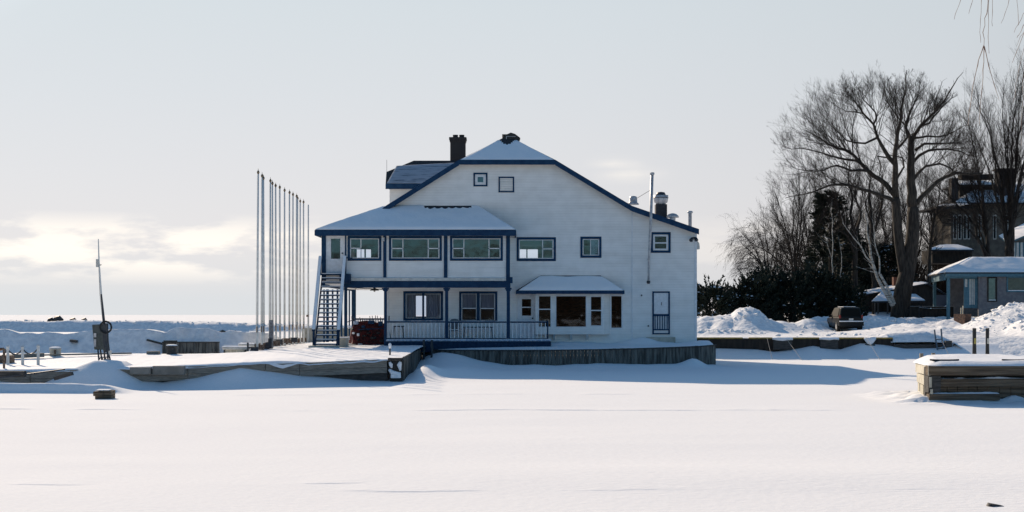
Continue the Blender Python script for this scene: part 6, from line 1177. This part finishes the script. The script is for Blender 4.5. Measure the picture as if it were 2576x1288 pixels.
# pale saplings in the dark evergreens
limbtree('sapling', (2095, 720), [([(2095, 720), (2093, 660), (2096, 600), (2094, 520)], .05, .02, 10), ([(2093, 650), (2083, 620), (2074, 600)], .03, .01, 4)], 'thin pale leafless sapling before the dark evergreen', seed=29, d=116, twl=.5, bark=BIRCH, trunkm=BIRCH, dens=.7)
limbtree('sapling', (2112, 700), [([(2112, 700), (2118, 670), (2118, 640), (2114, 610)], .04, .015, 6)], 'crooked pale sapling right of the thin pale one', seed=30, d=116, twl=.45, bark=BIRCH, trunkm=BIRCH, dens=.6)
# brushy background trees, one look-alike group copied from two
grp = 'bare trees at the back of the grove'
spots = [(2040, 745, 140, 250, 'spindly bare tree far back above the left junipers'), (2085, 745, 146, 300, 'spindly bare tree far back behind the dark evergreen'), (2125, 745, 138, 240, 'spindly bare tree far back left of the forked tree'), (2180, 745, 143, 270, 'spindly bare tree far back between the forked and the slim tree'), (2240, 745, 150, 290, 'spindly bare tree far back behind the thick trunk'), (2300, 745, 147, 280, 'spindly bare tree far back right of the thick trunk'), (2360, 745, 152, 300, 'spindly bare tree far back left of the mansion'), (1965, 745, 138, 170, 'lowest spindly bare tree far back at the left of the grove')]
T0 = None
for i, (u, v, d, hh, l) in enumerate(spots):
    p = P(u, v, d)
    if T0 is None:
        T0 = fan('bare_tree', u, v, d, [(u - 62, v - 170), (u - 42, v - 225), (u - 18, v - 250), (u + 8, v - 240), (u + 34, v - 235), (u + 55, v - 190), (u - 70, v - 120), (u + 66, v - 130), (u, v - 160)], l, 41, r=.11, cnt=26, twl=.8, upb=.4, group=grp, dens=1.1)
        s0 = 250 * d
    else:
        o = dup(T0, p, l, rotz=i * 1.3); k = hh * d / s0; o.scale = (k, k, k)
# ------------------------------------------------------------------ evergreens
def evergreen(name, x, y, z, rx, ry, h, n, label, seed, shape='bush', group=None, snow=40, lf=.34):
    r_ = np.random.RandomState(seed); root = empty(name, (x, y, z), label, 'evergreen' if shape != 'bush' else 'juniper', group)
    # boughs: pointed clusters of sprays sweeping outwards and up
    B = int(n / 26); vs = []; fs = []; cnt = 0; sv = []; sf = []
    for b in range(B):
        t = r_.rand() ** .8; an = r_.rand() * 6.283
        if shape == 'bush': rad = math.sqrt(max(0, 1 - (t * 1.02) ** 2.2)) ; 
        else: rad = (1 - t) ** .8 * .95 + .06
        rr2 = rad * (.25 + .75 * r_.rand() ** .45)
        base = np.array([x + rx * rr2 * math.cos(an), y + ry * rr2 * math.sin(an), z + h * t * .9])
        up = .75 if shape == 'bush' else -.15 + .5 * t
        dr = np.array([math.cos(an), math.sin(an), up + .5 * (r_.rand() - .5)]); dr /= np.linalg.norm(dr)
        L3 = (.55 + .75 * r_.rand()) * (1.0 if shape == 'bush' else .9)
        if shape == 'bush' and b % 9 == 0:     # leading shoots that stand clear of the crown
            t = .72 + .28 * r_.rand(); rr2 = math.sqrt(max(0, 1 - t ** 2.2)) * (.6 + .5 * r_.rand()); base = np.array([x + rx * rr2 * math.cos(an), y + ry * rr2 * math.sin(an), z + h * t * .92]); dr = np.array([math.cos(an) * .6, math.sin(an) * .4, .9]); dr /= np.linalg.norm(dr); L3 = .9 + .8 * r_.rand()
        for k in range(26):
            q = r_.rand(); c = base + dr * L3 * q + (r_.rand(3) - .5) * .34 * (1.1 - q)
            d2 = dr + (r_.rand(3) - .5) * 1.1; d2 /= np.linalg.norm(d2); sd_ = np.cross(d2, r_.rand(3) - .5); sd_ /= np.linalg.norm(sd_) + 1e-6
            l_ = lf * (.5 + .7 * r_.rand()) * (1 - .35 * q); w_ = .055 + .05 * r_.rand()
            vs += [c - sd_ * w_ * .5, c + sd_ * w_ * .5, c + d2 * l_ * .6 + sd_ * w_ * .7, c + d2 * l_, c + d2 * l_ * .6 - sd_ * w_ * .7]; fs.append((cnt, cnt + 1, cnt + 2, cnt + 3, cnt + 4)); cnt += 5
        if r_.rand() < snow / B:
            c = base + dr * L3 * .55 + np.array([0, 0, .06]); e = len(sv)
            for kk in range(3):
                c2 = c + (r_.rand(3) - .5) * np.array([.4, .4, .12]); a_ = .04 + .08 * r_.rand(); e = len(sv); sv += [c2 + np.array([-a_, -.04, -.03]), c2 + np.array([a_, -.05, -.02]), c2 + np.array([a_ * .8, .1, .05]), c2 + np.array([-a_ * .7, .1, .06])]; sf.append((e, e + 1, e + 2, e + 3))
    m = MB(); m.v = [tuple(p) for p in vs]; m.f = fs; m.build('crown', LEAF, root)
    st_ = MB().chain([(x, y, z - .3), (x, y, z + h * .75)], [.16, .05], 7)
    for k in range(5): an = k * 1.25; st_.chain([(x, y, z + .1), (x + rx * .4 * math.cos(an), y + ry * .4 * math.sin(an), z + h * .5)], [.08, .02], 5)
    st_.build('trunk', BARK, root)
    if sv: m = MB(); m.v = [tuple(p) for p in sv]; m.f = sf; m.build('snow_clumps', SNOW, root)
    return root
g = 'dark junipers along the back of the lot'
for (u, vt, d, w_, l, sd) in [(1785, 712, 112, 46, 'low rounded juniper closest to the white house, well dusted with snow', 1), (1855, 722, 114, 40, 'low juniper in the dip between the first bush and the tall ones', 2), (1900, 690, 114, 46, 'spiky juniper left of the tallest one, shoots against the sky', 3), (1935, 668, 116, 42, 'tallest spiky juniper with a leaning top', 4), (1990, 690, 115, 55, 'broad juniper with bright snow on its shoulder', 5), (2045, 668, 116, 52, 'high dark juniper below the evergreen spire', 6), (2095, 690, 116, 44, 'dark juniper behind the parked car', 7), (2130, 722, 115, 34, 'small juniper at the cabin end of the row', 8)]:
    zb = 1.6; zt = PZ(vt, d); x = PX(u, d); h_ = zt - zb - .5; evergreen('juniper', x, d, zb, w_ / F * d, 2.0, h_, int(2600 + h_ * w_ * 20), l, sd, group=g, snow=16 if sd > 2 else 34)
evergreen('evergreen_tree', PX(2088, 128), 128, 2, 2.6, 2.4, PZ(455, 128) - 2, 9000, 'tall narrow dark evergreen rising behind the junipers', 51, shape='cone', snow=24, lf=.55)
evergreen('evergreen_tree', PX(2130, 136), 136, 2, 3.4, 2.8, PZ(560, 136) - 2, 8000, 'shorter broad evergreen between the narrow one and the forked tree', 52, shape='cone', snow=24, lf=.6)
evergreen('evergreen_tree', PX(2235, 136), 136, 2, 3.2, 2.6, PZ(600, 136) - 2, 7000, 'evergreen with snow hidden behind the thick trunk', 53, shape='cone', snow=60, lf=.6)
# distant thicket that closes the view behind the grove
r_ = random.Random(77); th = MB()
for i in range(15000):
    x = r_.uniform(19.5, 62); y = r_.uniform(150, 178); hh = r_.uniform(2.5, 8.0) * (.45 + .55 * min(1, max(.1, (x / y * F + CU - 1980) / 140))); b = Vector((x, y, 2.2)); n = r_.uniform(.3, 1); p = b + Vector((0, 0, hh * n * .6)); 
    th.chain([p, p + Vector((r_.gauss(0, .3), 0, hh * .22)), p + Vector((r_.gauss(0, .7), r_.gauss(0, .4), hh * .4))], [.035, .022, .008], 3, cap=False)
tag(th.build('thicket', TWIG), 'distant mass of bare brush closing the view behind the grove', 'thicket', kind='stuff')
# shore wood behind the photographer: it is what the window panes mirror
r_ = random.Random(78); th = MB()
for i in range(7000):
    x = r_.uniform(-70, 75); y = r_.uniform(-75, -38); hh = r_.uniform(4, 12); b = Vector((x, y, .3)); p = b + Vector((0, 0, hh * r_.uniform(0, .7)))
    th.chain([p, p + Vector((r_.gauss(0, .4), 0, hh * .25)), p + Vector((r_.gauss(0, 1.0), r_.gauss(0, .5), hh * .45))], [.14, .09, .03], 3, cap=False)
tag(th.build('shore_wood', TWIG), 'dense bare wood along the shore behind the viewpoint', 'wood', kind='stuff')
# ------------------------------------------------------------------ near willow whose twigs hang into the upper right corner
wl = empty('willow_tree', (14.5, 13.5, 0), 'near willow whose reddish twigs hang into the upper right corner', 'willow'); WD = 14.0
MB().chain([(14.5, 13.5, -.3), (14.2, 13.5, 3), (12.6, 13.8, 6), (9.6, 14.2, 8.4)], [.45, .36, .26, .14], 12).build('trunk', BARKL, wl, smooth=True)
MB().chain([(12.6, 13.8, 6), (8.6, 14.2, 7.7), (5.8, 14, 7.9), (4.2, 14, 7.4)], [.2, .12, .07, .03], 8).chain([(9.6, 14.2, 8.4), (6.6, 14.0, 8.4), (5.0, 13.8, 7.9)], [.12, .06, .03], 8).build('limb', BARK, wl)
def c5(pts): return [(2264.2 + a / 4.096, b / 4.096) for a, b in pts]
tw_ = [([(640, -60), (610, 40), (570, 140), (558, 200)], 1), ([(760, -60), (735, 40), (708, 140)], 1), ([(835, -60), (835, 60), (828, 200), (824, 330), (832, 440)], 1), ([(905, -60), (905, 90), (875, 190), (860, 330), (865, 470)], 1.5),
       ([(865, 470), (808, 620), (785, 720), (755, 880), (730, 1060), (705, 1190), (700, 1290)], 1.1), ([(868, 480), (862, 640), (850, 800), (838, 940), (828, 1090), (820, 1280)], 1), ([(866, 475), (905, 620), (930, 740), (975, 880), (1020, 1020)], 1.1), ([(915, -60), (905, 110), (912, 300), (912, 460), (918, 550)], 1),
       ([(950, -60), (952, 60), (955, 180), (952, 270)], 1), ([(1140, -60), (1105, 60), (1085, 140), (1040, 240)], .9), ([(1200, -60), (1212, 100), (1222, 260)], 1), ([(1340, 60), (1270, 150), (1225, 240), (1175, 335)], 1), ([(1330, 180), (1270, 270), (1230, 360), (1205, 390)], 1.1), ([(1310, 240), (1250, 400), (1195, 540), (1158, 645)], 1.1), ([(1310, 300), (1235, 380), (1205, 470)], .8), ([(1310, 420), (1260, 560), (1230, 700), (1195, 880), (1165, 1060)], .9), ([(1278, 700), (1272, 800), (1260, 1100), (1250, 1500)], .8)]
rr = random.Random(9)
for i, (pts, k) in enumerate(tw_):
    dd = WD + rr.uniform(-.8, .8); q = [Vector(P(u, v, dd)) for u, v in c5(pts)]
    if i in (4, 5, 6): q[0] = Vector(P(*c5([(865, 470)])[0], WD3)); dd = WD3; q = [Vector(P(u, v, dd)) for u, v in c5(pts)]
    if i == 3: WD3 = dd
    if pts[0][1] < 0 or pts[0][0] > 1270: q = [q[0] + Vector((.25 + .03 * i, 0, 7.55 - q[0].z)), q[0] + Vector((.12, 0, (7.55 - q[0].z) * .5))] + q
    m = MB(); F_ = []
    for a, b in zip(q[:-1], q[1:]):
        n = max(2, int((b - a).length / .09))
        for j in range(n): F_.append(a.lerp(b, j / n) + Vector((rr.gauss(0, .003), 0, rr.gauss(0, .002))))
    F_.append(q[-1]); N_ = len(F_); rad = [.0042 * k * (1 - .6 * j / N_) * (1.35 if j % 3 == 0 else .95) for j in range(N_)]
    m.chain(F_, rad, 5); m.build('hanging_twig', TWIGR, wl)
